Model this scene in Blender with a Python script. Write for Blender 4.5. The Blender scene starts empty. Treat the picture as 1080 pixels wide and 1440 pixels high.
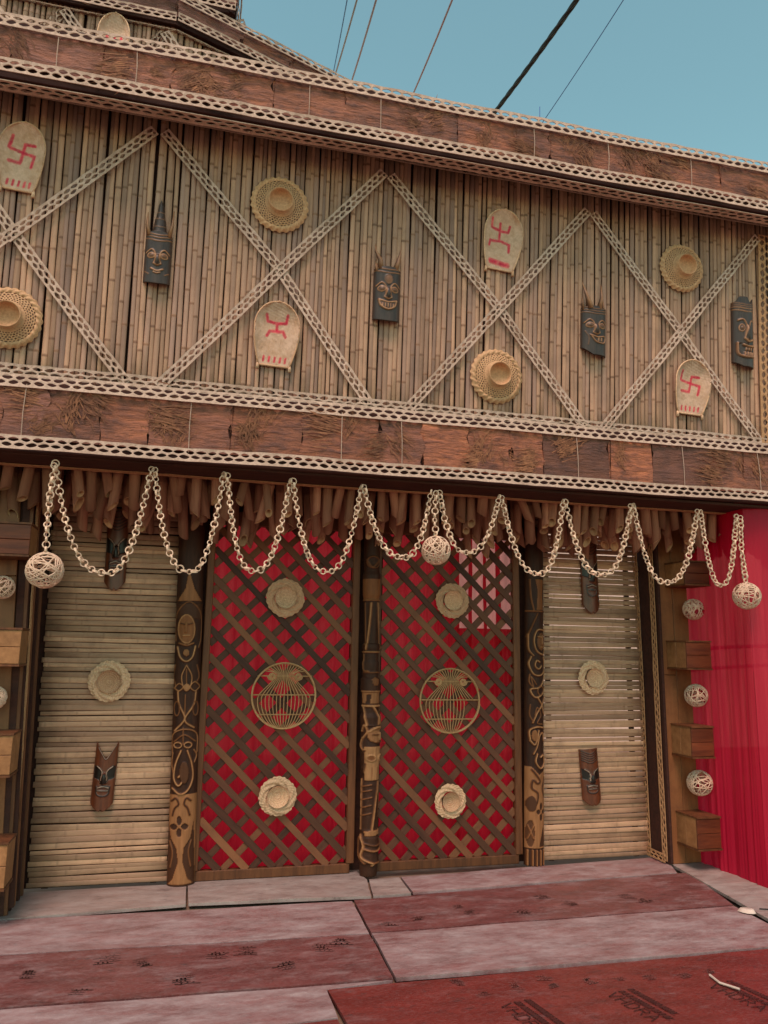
import bpy, math, random
import numpy as np
from mathutils import Matrix, Vector, noise as mnoise

rng = random.Random(11)
scn = bpy.context.scene
COL = scn.collection

# ------------------------------------------------------------------ camera
F = 1080.0                                   # focal length in photo pixels (1080 x 1440)
PITCH, YAW, ROLL = [math.radians(a) for a in (10.1, 14.29, 1.0)]
FW = np.array([math.sin(YAW) * math.cos(PITCH), math.cos(YAW) * math.cos(PITCH), math.sin(PITCH)])
_r = np.array([math.cos(YAW), -math.sin(YAW), 0.0])
_u = np.cross(_r, FW)
RT = math.cos(ROLL) * _r + math.sin(ROLL) * _u
UP = -math.sin(ROLL) * _r + math.cos(ROLL) * _u
CAM = np.array([-1.294, -5.389, 1.55])
cd = bpy.data.cameras.new("camera")
cam = bpy.data.objects.new("camera", cd)
COL.objects.link(cam)
cd.sensor_fit = 'VERTICAL'
cd.sensor_height = 36.0
cd.lens = 36.0 * F / 1440.0
cd.clip_start, cd.clip_end = 0.05, 3000
cam.matrix_world = Matrix(((RT[0], UP[0], -FW[0], CAM[0]), (RT[1], UP[1], -FW[1], CAM[1]),
                           (RT[2], UP[2], -FW[2], CAM[2]), (0, 0, 0, 1)))
scn.camera = cam

# ------------------------------------------------------------------ sky, sun, exposure
SUN_EL, SUN_AZ = math.radians(60), math.radians(204)      # azimuth clockwise from +Y
w = bpy.data.worlds.new("World")
scn.world = w
w.use_nodes = True
nt = w.node_tree
bg = nt.nodes["Background"]
sky = nt.nodes.new("ShaderNodeTexSky")
sky.sky_type = 'NISHITA'
sky.sun_disc = False
sky.sun_elevation = SUN_EL
sky.sun_rotation = SUN_AZ
sky.dust_density = 0.4
sky.ozone_density = 0.6
sky.air_density = 1.0
tint = nt.nodes.new("ShaderNodeMix")
tint.data_type = 'RGBA'
tint.blend_type = 'MULTIPLY'
tint.inputs[0].default_value = 1.0
tint.inputs[7].default_value = (1.46, 1.72, 1.15, 1)
nt.links.new(sky.outputs[0], tint.inputs[6])
nt.links.new(tint.outputs[2], bg.inputs[0])
bg.inputs[1].default_value = 0.15
sl = bpy.data.lights.new("sun", 'SUN')
sl.energy = 2.75
sl.angle = math.radians(24)
sl.color = (1.0, 0.71, 0.63)
so = bpy.data.objects.new("sun", sl)
COL.objects.link(so)
sd = Vector((math.sin(SUN_AZ) * math.cos(SUN_EL), math.cos(SUN_AZ) * math.cos(SUN_EL), math.sin(SUN_EL)))
so.rotation_euler = sd.to_track_quat('Z', 'Y').to_euler()
so.location = (0, -6, 12)
scn.view_settings.view_transform = 'Standard'
scn.view_settings.look = 'None'
scn.view_settings.gamma = 1.0
scn.view_settings.exposure = 0.06

# ------------------------------------------------------------------ pixel -> place
def ray(a, b):
    return FW + (a - 540) / F * RT - (b - 720) / F * UP
def py(a, b, y):
    d = ray(a, b)
    return CAM + (y - CAM[1]) / d[1] * d
def pz(a, b, z=0.0):
    d = ray(a, b)
    return CAM + (z - CAM[2]) / d[2] * d
LEAN = math.radians(4.0)
WY, WZ = -0.70, 3.07                                         # foot of the leaning upper wall
def wp(a, b, off=0.0):
    n = np.array([0, -math.cos(LEAN), -math.sin(LEAN)])
    p0 = np.array([0, WY, WZ]) + n * off
    d = ray(a, b)
    return CAM + ((p0 - CAM) @ n) / (d @ n) * d

# ------------------------------------------------------------------ helpers
WM = {}
def T3(x, y, z):
    return Matrix.Translation((x, y, z))
def frame(o, x, yin=None, z=None):
    """matrix with local x along x, local z near z, local y = z cross x (into the wall)"""
    x = Vector(x).normalized()
    z = Vector(z if z is not None else (0, 0, 1))
    y = z.cross(x).normalized()
    z = x.cross(y).normalized()
    return Matrix(((x.x, y.x, z.x, o[0]), (x.y, y.y, z.y, o[1]), (x.z, y.z, z.z, o[2]), (0, 0, 0, 1)))
def ob(name, me, mat=None, parent=None, M=None):
    if mat is not None and len(me.materials) == 0:
        me.materials.append(mat)
    o = bpy.data.objects.new(name, me)
    COL.objects.link(o)
    M = M if M is not None else Matrix.Identity(4)
    if parent is not None:
        o.parent = parent
        o.matrix_basis = WM[parent.name].inverted() @ M
    else:
        o.matrix_basis = M
    WM[o.name] = M.copy()
    return o
def thing(name, label, cat, M, group=None):
    o = bpy.data.objects.new(name, None)
    o.empty_display_size = 0.05
    COL.objects.link(o)
    if not isinstance(M, Matrix):
        M = T3(*M)
    o.matrix_basis = M
    WM[o.name] = M.copy()
    o["label"] = label
    o["category"] = cat
    if group:
        o["group"] = group
    return o
def tag(o, label, cat, group=None):
    o["label"] = label
    o["category"] = cat
    if group:
        o["group"] = group
    return o
def mesh(name, v, f, smooth=False, attr=None):
    me = bpy.data.meshes.new(name)
    me.from_pydata([tuple(map(float, p)) for p in v], [], [tuple(map(int, q)) for q in f])
    if smooth:
        me.polygons.foreach_set("use_smooth", [True] * len(me.polygons))
    if attr is not None:
        at = me.attributes.new("carve", 'FLOAT', 'POINT')
        at.data.foreach_set("value", np.asarray(attr, dtype=np.float32))
    me.update()
    return me
class MB:
    def __init__(s):
        s.v, s.f, s.a = [], [], []
    def add(s, v, f, a=0.0):
        n = len(s.v)
        s.v += [tuple(map(float, p)) for p in v]
        s.f += [tuple(int(i) + n for i in q) for q in f]
        s.a += list(a) if hasattr(a, '__len__') else [a] * len(v)
        return s
    def box(s, x0, x1, y0, y1, z0, z1, a=0.0):
        v = [(x, y, z) for z in (z0, z1) for y in (y0, y1) for x in (x0, x1)]
        return s.add(v, [(0, 2, 3, 1), (4, 5, 7, 6), (0, 1, 5, 4), (2, 6, 7, 3), (0, 4, 6, 2), (1, 3, 7, 5)], a)
    def mesh(s, name, smooth=False):
        return mesh(name, s.v, s.f, smooth, s.a)
def bevbox(name, lx, ly, lz, b=0.004):
    """box centred in x,z with its back on y=0 and its front at -ly, front edges chamfered"""
    x, z = lx / 2, lz / 2
    v = [(sx * x, 0, sz * z) for sz in (-1, 1) for sx in (-1, 1)]
    v += [(sx * x, -ly + b, sz * z) for sz in (-1, 1) for sx in (-1, 1)]
    v += [(sx * (x - b), -ly, sz * (z - b)) for sz in (-1, 1) for sx in (-1, 1)]
    f = [(0, 2, 3, 1)]
    for a in (0, 4):
        c = a + 4
        f += [(a, a + 1, c + 1, c), (a + 1, a + 3, c + 3, c + 1), (a + 3, a + 2, c + 2, c + 3), (a + 2, a, c, c + 2)]
    f += [(8, 9, 11, 10)]
    return mesh(name, v, f)
def tube(pts, r, n=6, closed=False, caps=True):
    P = [Vector(p) for p in pts]
    m = len(P)
    V, Fc = [], []
    t0 = None
    up = None
    for i in range(m):
        if closed:
            t = (P[(i + 1) % m] - P[i - 1]).normalized()
        else:
            t = (P[min(i + 1, m - 1)] - P[max(i - 1, 0)]).normalized()
        if up is None:
            up = Vector((0, -1, 0)) if abs(t.y) < 0.8 else Vector((1, 0, 0))
        a = (up - t * up.dot(t)).normalized()
        b = t.cross(a)
        up = a
        rr = r[i] if hasattr(r, '__len__') else r
        for k in range(n):
            q = 2 * math.pi * k / n
            V.append(P[i] + (a * math.cos(q) + b * math.sin(q)) * rr)
    for i in range(m if closed else m - 1):
        j = (i + 1) % m
        for k in range(n):
            l = (k + 1) % n
            Fc.append((i * n + k, i * n + l, j * n + l, j * n + k))
    if caps and not closed:
        Fc.append(tuple(range(n - 1, -1, -1)))
        Fc.append(tuple((m - 1) * n + k for k in range(n)))
    return V, Fc
def spline(pts, k=6):
    P = [np.array(p, float) for p in pts]
    P = [2 * P[0] - P[1]] + P + [2 * P[-1] - P[-2]]
    out = []
    for i in range(1, len(P) - 2):
        for j in range(k):
            t = j / k
            a, b, c, d = P[i - 1:i + 3]
            out.append(0.5 * ((2 * b) + (c - a) * t + (2 * a - 5 * b + 4 * c - d) * t * t + (3 * b - a - 3 * c + d) * t ** 3))
    out.append(P[-2])
    return out

# ------------------------------------------------------------------ materials
def S(c):      # sRGB 0..255 -> linear
    return tuple(((v / 255 + 0.055) / 1.055) ** 2.4 if v / 255 > 0.04045 else v / 255 / 12.92 for v in c)
def stuffmat(name, c1, c2, scale=(8, 8, 8), det=5, rough=0.75, bump=0.25, bdist=0.01, rnd=0.25, c3=None, carve=None,
             dirt=None, dscale=3.0, damt=0.5, wave=None, spec=0.3, trans=0.0):
    """two-tone stretched noise colour, per-object variation, optional 'carve' attribute colours, optional dirt"""
    WRM = (1.15, 0.89, 0.80)
    c1, c2, c3, dirt = [None if c is None else tuple(a * b for a, b in zip(c, WRM)) for c in (c1, c2, c3, dirt)]
    m = bpy.data.materials.new(name)
    m.use_nodes = True
    n, L = m.node_tree.nodes, m.node_tree.links
    bs = n["Principled BSDF"]
    tc = n.new("ShaderNodeTexCoord")
    oi = n.new("ShaderNodeObjectInfo")
    mp = n.new("ShaderNodeMapping")
    mp.inputs["Scale"].default_value = scale
    off = n.new("ShaderNodeMath"); off.operation = 'MULTIPLY'; off.inputs[1].default_value = 37.0
    L.new(oi.outputs["Random"], off.inputs[0])
    cb = n.new("ShaderNodeCombineXYZ")
    for i in range(3):
        L.new(off.outputs[0], cb.inputs[i])
    L.new(cb.outputs[0], mp.inputs["Location"])
    L.new(tc.outputs["Object"], mp.inputs[0])
    ns = n.new("ShaderNodeTexNoise")
    ns.inputs["Scale"].default_value = 1.0
    ns.inputs["Detail"].default_value = det
    ns.inputs["Roughness"].default_value = 0.65
    L.new(mp.outputs[0], ns.inputs[0])
    rp = n.new("ShaderNodeMapRange")
    rp.inputs[1].default_value, rp.inputs[2].default_value = 0.32, 0.68
    L.new(ns.outputs["Fac"], rp.inputs[0])
    def mix(f, a, b, mode='MIX'):
        x = n.new("ShaderNodeMix"); x.data_type = 'RGBA'; x.blend_type = mode
        for s, v in ((0, f), (6, a), (7, b)):
            if hasattr(v, 'is_linked') or hasattr(v, 'links'):
                L.new(v, x.inputs[s])
            elif s == 0:
                x.inputs[0].default_value = v
            else:
                x.inputs[s].default_value = (*v, 1)
        return x.outputs[2]
    col = mix(rp.outputs[0], c1, c2)
    if c3 is not None:
        wr = n.new("ShaderNodeMath"); wr.operation = 'MULTIPLY'; wr.inputs[1].default_value = 7.31
        L.new(oi.outputs["Random"], wr.inputs[0])
        fr = n.new("ShaderNodeMath"); fr.operation = 'FRACT'
        L.new(wr.outputs[0], fr.inputs[0])
        pw = n.new("ShaderNodeMath"); pw.operation = 'POWER'; pw.inputs[1].default_value = 1.6
        L.new(fr.outputs[0], pw.inputs[0])
        mu = n.new("ShaderNodeMath"); mu.operation = 'MULTIPLY'; mu.inputs[1].default_value = 0.85
        L.new(pw.outputs[0], mu.inputs[0])
        col = mix(mu.outputs[0], col, c3)
    if dirt is not None:
        dn = n.new("ShaderNodeTexNoise")
        dn.inputs["Scale"].default_value = dscale
        dn.inputs["Detail"].default_value = 6
        dn.inputs["Roughness"].default_value = 0.7
        geo = n.new("ShaderNodeNewGeometry")
        L.new(geo.outputs["Position"], dn.inputs[0])
        dr = n.new("ShaderNodeMapRange")
        dr.inputs[1].default_value, dr.inputs[2].default_value = 0.48, 0.72
        dr.inputs[4].default_value = damt
        L.new(dn.outputs["Fac"], dr.inputs[0])
        col = mix(dr.outputs[0], col, dirt)
    if carve is not None:
        at = n.new("ShaderNodeAttribute"); at.attribute_name = "carve"
        rmp = n.new("ShaderNodeValToRGB")
        el = rmp.color_ramp.elements
        el[0].position, el[1].position = 0.0, 1.0
        stops = [(p, tuple(a * b for a, b in zip(c, WRM))) for p, c in carve]                             # list of (pos, colour) ; pos 0 keeps the base colour
        a2 = n.new("ShaderNodeMapRange"); a2.inputs[1].default_value, a2.inputs[2].default_value = 0.02, 0.25
        L.new(at.outputs["Fac"], a2.inputs[0])
        el[0].color = (*stops[0][1], 1); el[0].position = stops[0][0]
        el[1].color = (*stops[-1][1], 1); el[1].position = stops[-1][0]
        for p, c in stops[1:-1]:
            e = el.new(p); e.color = (*c, 1)
        L.new(at.outputs["Fac"], rmp.inputs[0])
        grain = mix(0.55, rmp.outputs[0], mix(rp.outputs[0], (0.55, 0.55, 0.55), (1.25, 1.25, 1.25)), 'MULTIPLY')
        col = mix(a2.outputs[0], col, grain)
    if rnd:
        hs = n.new("ShaderNodeHueSaturation")
        mr = n.new("ShaderNodeMapRange")
        mr.inputs[3].default_value, mr.inputs[4].default_value = 1 - rnd, 1 + rnd
        L.new(oi.outputs["Random"], mr.inputs[0])
        L.new(mr.outputs[0], hs.inputs["Value"])
        L.new(col, hs.inputs["Color"])
        col = hs.outputs[0]
    L.new(col, bs.inputs["Base Color"])
    bs.inputs["Roughness"].default_value = rough
    bs.inputs["Specular IOR Level"].default_value = spec
    if bump:
        bp = n.new("ShaderNodeBump")
        bp.inputs["Strength"].default_value = bump
        bp.inputs["Distance"].default_value = bdist
        hgt = ns.outputs["Fac"]
        if wave:
            wv = n.new("ShaderNodeTexWave")
            wv.inputs["Scale"].default_value = wave[0]
            wv.inputs["Distortion"].default_value = wave[1]
            wv.bands_direction = wave[2]
            L.new(tc.outputs["Object"], wv.inputs[0])
            ad = n.new("ShaderNodeMath"); ad.operation = 'ADD'
            L.new(ns.outputs["Fac"], ad.inputs[0]); L.new(wv.outputs["Fac"], ad.inputs[1])
            hgt = ad.outputs[0]
        L.new(hgt, bp.inputs["Height"])
        L.new(bp.outputs[0], bs.inputs["Normal"])
    return m
NODE = [(0.0, (0.34, 0.225, 0.15)), (0.5, (0.17, 0.10, 0.065)), (1.0, (0.07, 0.04, 0.03))]
m_pole = stuffmat("weathered_bamboo", (0.49, 0.345, 0.24), (0.345, 0.24, 0.172), (34, 34, 3.0), c3=(0.25, 0.188, 0.17), rnd=0.26,
                  carve=NODE, bump=0.35, bdist=0.006, dirt=(0.16, 0.115, 0.085), dscale=5, damt=0.45, rough=0.6)
m_slat = stuffmat("split_bamboo", (0.57, 0.405, 0.27), (0.42, 0.285, 0.19), (40, 40, 3.5), c3=(0.33, 0.22, 0.155), rnd=0.28,
                  carve=NODE, bump=0.3, bdist=0.005, dirt=(0.22, 0.145, 0.10), dscale=6, damt=0.6, rough=0.55)
m_pipe = stuffmat("dry_bamboo_tube", (0.38, 0.205, 0.14), (0.20, 0.095, 0.065), (30, 30, 3), c3=(0.2, 0.11, 0.07), rnd=0.25,
                  carve=[(0, (0.3, 0.2, 0.1)), (1.0, (0.5, 0.36, 0.22))], bump=0.35, bdist=0.006)
m_tape = stuffmat("woven_cane_tape", (0.60, 0.51, 0.445), (0.42, 0.35, 0.30), (60, 60, 60), det=3, rnd=0.06, bump=0.4, bdist=0.004,
                  dirt=(0.27, 0.20, 0.15), dscale=5, damt=0.65, rough=0.8)
m_tape_b = stuffmat("brown_cane_tape", (0.52, 0.34, 0.19), (0.36, 0.22, 0.115), (60, 60, 60), det=3, rnd=0.06, bump=0.4, bdist=0.004, rough=0.7)
m_bark = stuffmat("palm_fibre_bark", (0.38, 0.145, 0.068), (0.105, 0.038, 0.025), (7, 30, 36), det=10, c3=(0.13, 0.058, 0.042), rnd=0.36,
                  bump=1.0, bdist=0.02, dirt=(0.055, 0.026, 0.024), dscale=6, damt=0.8, rough=0.6, spec=0.45)
m_fibre = stuffmat("loose_palm_fibre", (0.30, 0.15, 0.08), (0.10, 0.045, 0.028), (20, 20, 20), rnd=0.3, bump=0)
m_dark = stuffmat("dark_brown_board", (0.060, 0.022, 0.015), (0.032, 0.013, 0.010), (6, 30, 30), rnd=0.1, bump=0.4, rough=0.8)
m_cord = stuffmat("pale_cord", (0.5, 0.42, 0.36), (0.4, 0.33, 0.28), rnd=0.1, bump=0)
m_lat = stuffmat("lattice_wood", (0.10, 0.040, 0.023), (0.048, 0.020, 0.013), (30, 30, 4), c3=(0.23, 0.105, 0.048), rnd=0.3, bump=0.35,
                 bdist=0.004, dirt=(0.06, 0.03, 0.02), dscale=7, damt=0.5, rough=0.6)
m_frame = stuffmat("door_frame_wood", (0.16, 0.068, 0.028), (0.075, 0.031, 0.014), (30, 30, 3), rnd=0.2, bump=0.35, bdist=0.005, rough=0.55)
m_plank = stuffmat("orange_plank_wood", (0.27, 0.125, 0.052), (0.145, 0.062, 0.026), (18, 18, 2.0), c3=(0.22, 0.105, 0.045), rnd=0.22, bump=0.4,
                   bdist=0.006, dirt=(0.08, 0.035, 0.017), dscale=4, damt=0.6, rough=0.5)
m_boxfront = stuffmat("red_brown_stained_wood", (0.17, 0.052, 0.022), (0.075, 0.022, 0.012), (3, 20, 20), rnd=0.2, bump=0.35, bdist=0.005, rough=0.45)
m_boxend = stuffmat("yellow_pine_wood", (0.34, 0.19, 0.085), (0.22, 0.115, 0.048), (20, 3, 20), rnd=0.15, bump=0.35, bdist=0.005, rough=0.5,
                    dirt=(0.10, 0.045, 0.02), dscale=9, damt=0.5)
CARV = [(0.0, (0.05, 0.022, 0.012)), (0.5, (0.20, 0.085, 0.032)), (1.0, (0.47, 0.285, 0.14))]
m_carve = stuffmat("stained_carved_wood", (0.052, 0.021, 0.011), (0.024, 0.010, 0.007), (40, 40, 6), rnd=0.1, carve=CARV, bump=0.4, bdist=0.004, rough=0.55, spec=0.22)
m_mask = stuffmat("blackened_bamboo", (0.060, 0.042, 0.036), (0.026, 0.019, 0.017), (40, 40, 5), rnd=0.15, carve=[(0, (0.05, 0.035, 0.03)), (0.5, (0.20, 0.10, 0.045)), (1.0, (0.46, 0.29, 0.165))],
                  bump=0.25, bdist=0.003, rough=0.42, spec=0.4)
m_mask2 = stuffmat("red_brown_carved_wood", (0.16, 0.05, 0.02), (0.075, 0.023, 0.011), (40, 40, 6), rnd=0.15, carve=[(0, (0.03, 0.012, 0.01)), (0.3, (0.012, 0.007, 0.006)), (1.0, (0.55, 0.42, 0.33))],
                   bump=0.3, bdist=0.003, rough=0.35, spec=0.5)
m_straw = stuffmat("golden_straw", (0.60, 0.42, 0.25), (0.43, 0.28, 0.155), (70, 70, 70), det=3, rnd=0.08, bump=0.6, bdist=0.004, rough=0.65)
m_straw2 = stuffmat("pale_straw", (0.70, 0.55, 0.39), (0.50, 0.37, 0.24), (80, 80, 80), det=3, rnd=0.12, c3=(0.48, 0.32, 0.20), bump=0.5, bdist=0.004, rough=0.7)
m_cane = stuffmat("yellow_cane_rod", (0.52, 0.36, 0.19), (0.36, 0.225, 0.105), (60, 60, 60), rnd=0.1, bump=0.1, rough=0.45)
m_ball = stuffmat("white_wicker", (0.70, 0.59, 0.48), (0.55, 0.44, 0.34), (60, 60, 60), rnd=0.08, bump=0.1, rough=0.6)
m_link = stuffmat("cream_bamboo_ring", (0.74, 0.65, 0.53), (0.55, 0.45, 0.34), (60, 60, 60), rnd=0.18, bump=0.1, rough=0.5)
m_fan = stuffmat("woven_winnow", (0.62, 0.50, 0.40), (0.46, 0.35, 0.26), (26, 26, 26), det=3, rnd=0.08, carve=[(0, (0.62, 0.25, 0.22)), (1.0, (0.55, 0.022, 0.075))],
                 bump=0.5, bdist=0.004, rough=0.75, dirt=(0.42, 0.24, 0.11), dscale=9, damt=0.5)
m_white = stuffmat("grubby_white", (0.66, 0.62, 0.58), (0.5, 0.46, 0.42), rnd=0.05, bump=0.1)
m_ink = stuffmat("black_stamp_ink", (0.035, 0.012, 0.012), (0.07, 0.02, 0.018), (40, 40, 40), rnd=0.05, bump=0, rough=0.7)
m_faint = stuffmat('faded_stamp_ink', (0.105, 0.042, 0.042), (0.20, 0.095, 0.092), (30, 30, 30), rnd=0.2, bump=0, rough=0.8)
def cable(name, c, rough=0.5):
    return stuffmat(name, c, tuple(v * 0.7 for v in c), (20, 20, 20), rnd=0.0, bump=0, rough=rough)

def cloth_mat(name, col, sheer, trans=0.45, dark=0.6):
    m = bpy.data.materials.new(name)
    m.use_nodes = True
    n, L = m.node_tree.nodes, m.node_tree.links
    n.remove(n["Principled BSDF"])
    out = n["Material Output"]
    tc = n.new("ShaderNodeTexCoord")
    mp = n.new("ShaderNodeMapping"); mp.inputs["Scale"].default_value = (22, 22, 0.8)
    L.new(tc.outputs["Object"], mp.inputs[0])
    ns = n.new("ShaderNodeTexNoise"); ns.inputs["Scale"].default_value = 1; ns.inputs["Detail"].default_value = 4
    L.new(mp.outputs[0], ns.inputs[0])
    mx = n.new("ShaderNodeMix"); mx.data_type = 'RGBA'
    mx.inputs[6].default_value = (*[v * dark for v in col], 1); mx.inputs[7].default_value = (*col, 1)
    L.new(ns.outputs["Fac"], mx.inputs[0])
    df = n.new("ShaderNodeBsdfPrincipled"); df.inputs["Roughness"].default_value = 0.42
    df.inputs["Specular IOR Level"].default_value = 0.35
    tl = n.new("ShaderNodeBsdfTranslucent")
    tp = n.new("ShaderNodeBsdfTransparent")
    tp.inputs[0].default_value = (1.0, 0.55, 0.6, 1) if sheer > 0.1 else (1, 0.4, 0.45, 1)
    L.new(mx.outputs[2], df.inputs["Base Color"]); L.new(mx.outputs[2], tl.inputs[0])
    a = n.new("ShaderNodeMixShader"); a.inputs[0].default_value = trans
    L.new(df.outputs[0], a.inputs[1]); L.new(tl.outputs[0], a.inputs[2])
    b = n.new("ShaderNodeMixShader")
    mr = n.new("ShaderNodeMapRange"); mr.inputs[1].default_value, mr.inputs[2].default_value = 0.35, 0.7
    mr.inputs[3].default_value, mr.inputs[4].default_value = sheer * 0.4, sheer * 1.5
    L.new(ns.outputs["Fac"], mr.inputs[0]); L.new(mr.outputs[0], b.inputs[0])
    L.new(a.outputs[0], b.inputs[1]); L.new(tp.outputs[0], b.inputs[2])
    L.new(b.outputs[0], out.inputs[0])
    return m
m_red = cloth_mat("red_satin_cloth", (0.92, 0.014, 0.048), 0.05, 0.6, 0.72)
m_pink = cloth_mat("pink_gap_light", (0.85, 0.42, 0.40), 0.38, 0.6, 0.9)  # pink tint for the bright light in the lattice gap
m_sheer = cloth_mat("sheer_red_cloth", (0.80, 0.012, 0.058), 0.07, 0.5, 0.55)

def ply_mat(name, red, dust, amt):
    """film-faced plywood: worn red film, grey-pink dust lying in streaks and patches, dark scuffs"""
    m = bpy.data.materials.new(name)
    m.use_nodes = True
    n, L = m.node_tree.nodes, m.node_tree.links
    bs = n["Principled BSDF"]
    geo = n.new("ShaderNodeNewGeometry")
    def nz(scale, det, rough=0.65, stretch=(1, 1, 1), rot=0.0):
        mp = n.new("ShaderNodeMapping"); mp.inputs["Scale"].default_value = stretch; mp.inputs["Rotation"].default_value = (0, 0, rot)
        L.new(geo.outputs["Position"], mp.inputs[0])
        t = n.new("ShaderNodeTexNoise"); t.inputs["Scale"].default_value = scale; t.inputs["Detail"].default_value = det
        t.inputs["Roughness"].default_value = rough
        L.new(mp.outputs[0], t.inputs[0])
        return t.outputs["Fac"]
    def rng_(x, a, b, c=0.0, d=1.0):
        r = n.new("ShaderNodeMapRange")
        for i, v in zip((1, 2, 3, 4), (a, b, c, d)):
            r.inputs[i].default_value = v
        L.new(x, r.inputs[0]); return r.outputs[0]
    def mix(f, a, b):
        x = n.new("ShaderNodeMix"); x.data_type = 'RGBA'
        for s, v in ((0, f), (6, a), (7, b)):
            if hasattr(v, 'links'):
                L.new(v, x.inputs[s])
            elif s == 0:
                x.inputs[0].default_value = v
            else:
                x.inputs[s].default_value = (*v, 1)
        return x.outputs[2]
    film = mix(rng_(nz(3.0, 6, 0.7, (1, 3, 1)), 0.35, 0.65), tuple(v * 0.62 for v in red), red)
    scuff = rng_(nz(9.0, 7, 0.75, (1, 2.2, 1), 0.3), 0.55, 0.70, 0, 0.8)
    film = mix(scuff, film, (0.05, 0.022, 0.022))
    d1 = rng_(nz(3.4, 10, 0.78, (1, 2.4, 1), -0.25), 0.58 - 0.22 * amt, 0.84 - 0.14 * amt)
    d2 = rng_(nz(38, 8, 0.85, (1, 5, 1), 0.15), 0.50, 0.68, 0, 0.5 + 0.3 * amt)
    ds = n.new("ShaderNodeMath"); ds.operation = 'MAXIMUM'
    L.new(d1, ds.inputs[0]); L.new(d2, ds.inputs[1])
    da = n.new("ShaderNodeMath"); da.operation = 'MULTIPLY'; da.inputs[1].default_value = 0.35 + 0.6 * amt
    L.new(ds.outputs[0], da.inputs[0])
    dcol = mix(nz(5, 5), tuple(v * 0.7 for v in dust), dust)
    col = mix(da.outputs[0], film, dcol)
    L.new(col, bs.inputs["Base Color"])
    L.new(rng_(ds.outputs[0], 0, 1, 0.38, 0.85), bs.inputs["Roughness"])
    bs.inputs["Specular IOR Level"].default_value = 0.35
    bp = n.new("ShaderNodeBump"); bp.inputs["Strength"].default_value = 0.25; bp.inputs["Distance"].default_value = 0.01
    L.new(nz(30, 5), bp.inputs["Height"]); L.new(bp.outputs[0], bs.inputs["Normal"])
    return m
DUST = (0.49, 0.365, 0.355)
m_plyred = ply_mat("red_film_plywood", (0.205, 0.030, 0.024), DUST, 0.16)
m_plydark = ply_mat("worn_maroon_plywood", (0.19, 0.050, 0.046), DUST, 0.48)
m_plypale = ply_mat("dusty_pale_plywood", (0.26, 0.10, 0.095), DUST, 1.0)
m_plygrey = ply_mat("dusty_grey_board", (0.34, 0.22, 0.195), (0.49, 0.40, 0.365), 0.9)
m_ground = stuffmat("bare_earth", (0.22, 0.17, 0.13), (0.15, 0.115, 0.09), (2, 2, 2), det=8, rnd=0, bump=0.5)
m_backdrop = stuffmat("pale_backdrop", (0.72, 0.64, 0.60), (0.62, 0.54, 0.50), (1, 1, 1), det=6, rnd=0, bump=0.1)  # for the backdrop added to brighten the gaps

# ------------------------------------------------------------------ cane tape with real holes
def cells(ncol, nrow, mapf, hole=(0.44, 0.43), thick=0.006, border=0.13, seed=0, wrap=False, K=16):
    """brick-laid cells of a unit strip (s in 0..ncol, t in 0..1), each with a lens-shaped hole; mapf(s,t,d)->xyz"""
    r = random.Random(seed)
    V, Fc = [], []
    q = [2 * math.pi * k / K for k in range(K)]
    hgt = (1 - 2 * border) / nrow
    for j in range(nrow):
        for i in range(ncol + (0 if wrap else 1)):
            sh = 0.5 * (j % 2)
            cs, ct = i + sh, border + (j + 0.5) * hgt
            s0, s1 = cs - 0.5, cs + 0.5
            if not wrap:
                s0, s1 = max(0, s0), min(ncol, s1)
                if s1 - s0 < 0.3:
                    continue
            t0 = 0.0 if j == 0 else ct - hgt / 2
            t1 = 1.0 if j == nrow - 1 else ct + hgt / 2
            hx, ht = hole[0] * (s1 - s0) * r.uniform(0.82, 1.1), hole[1] * hgt * r.uniform(0.8, 1.12)
            cs = (s0 + s1) / 2
            sk = r.uniform(-0.25, 0.25)
            b = len(V)
            for a in q:
                c, s = math.cos(a), math.sin(a)
                k = 1 / max(abs(c), abs(s))
                os_, ot = cs + c * k * (s1 - s0) / 2, ct + s * k * hgt / 2
                if ot > ct + hgt / 2 - 1e-6: ot = t1
                if ot < ct - hgt / 2 + 1e-6: ot = t0
                e = 1.3
                is_ = cs + math.copysign(abs(c) ** e, c) * hx + sk * s * hx
                it = ct + math.copysign(abs(s) ** 1.25, s) * ht
                V += [mapf(os_, ot, thick), mapf(is_, it, thick * 0.8), mapf(is_, it, 0.0), mapf(os_, ot, 0.0)]
            for k in range(K):
                a, c = b + 4 * k, b + 4 * ((k + 1) % K)
                Fc += [(a, c, c + 1, a + 1), (a + 1, c + 1, c + 2, a + 2)]
                if (j == 0 and q[k] > math.pi) or (j == nrow - 1 and q[k] < math.pi):
                    Fc.append((a + 3, c + 3, c, a))
    return V, Fc
def tape(parent, p0, p1, width=0.09, mat=None, up=(0, 0, 1), pitch=0.068, name="woven_tape", lift=0.0, wob=0.006, thick=0.006):
    p0, p1 = Vector(p0), Vector(p1)
    Ln = (p1 - p0).length
    n = max(2, round(Ln / pitch))
    sd = rng.random() * 100
    def mp(s, t, d):
        x = s * Ln / n
        a = mnoise.noise((x * 1.3 + sd, 0.3, 0))
        b = mnoise.noise((x * 1.1, sd, 1.7))
        c = mnoise.noise((x * 9 + sd, t * 3, 4.1))
        return (x, -d - lift - wob * (0.5 + b) - 0.0025 * c, (t - 0.5) * width * (1 + 0.08 * c) + wob * 1.2 * a)
    v, f = cells(n, 2, mp, seed=rng.randint(0, 9999), thick=thick)
    M = frame(p0, p1 - p0, z=up)
    return ob(name, mesh(name, v, f), mat or m_tape, parent, M)

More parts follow.
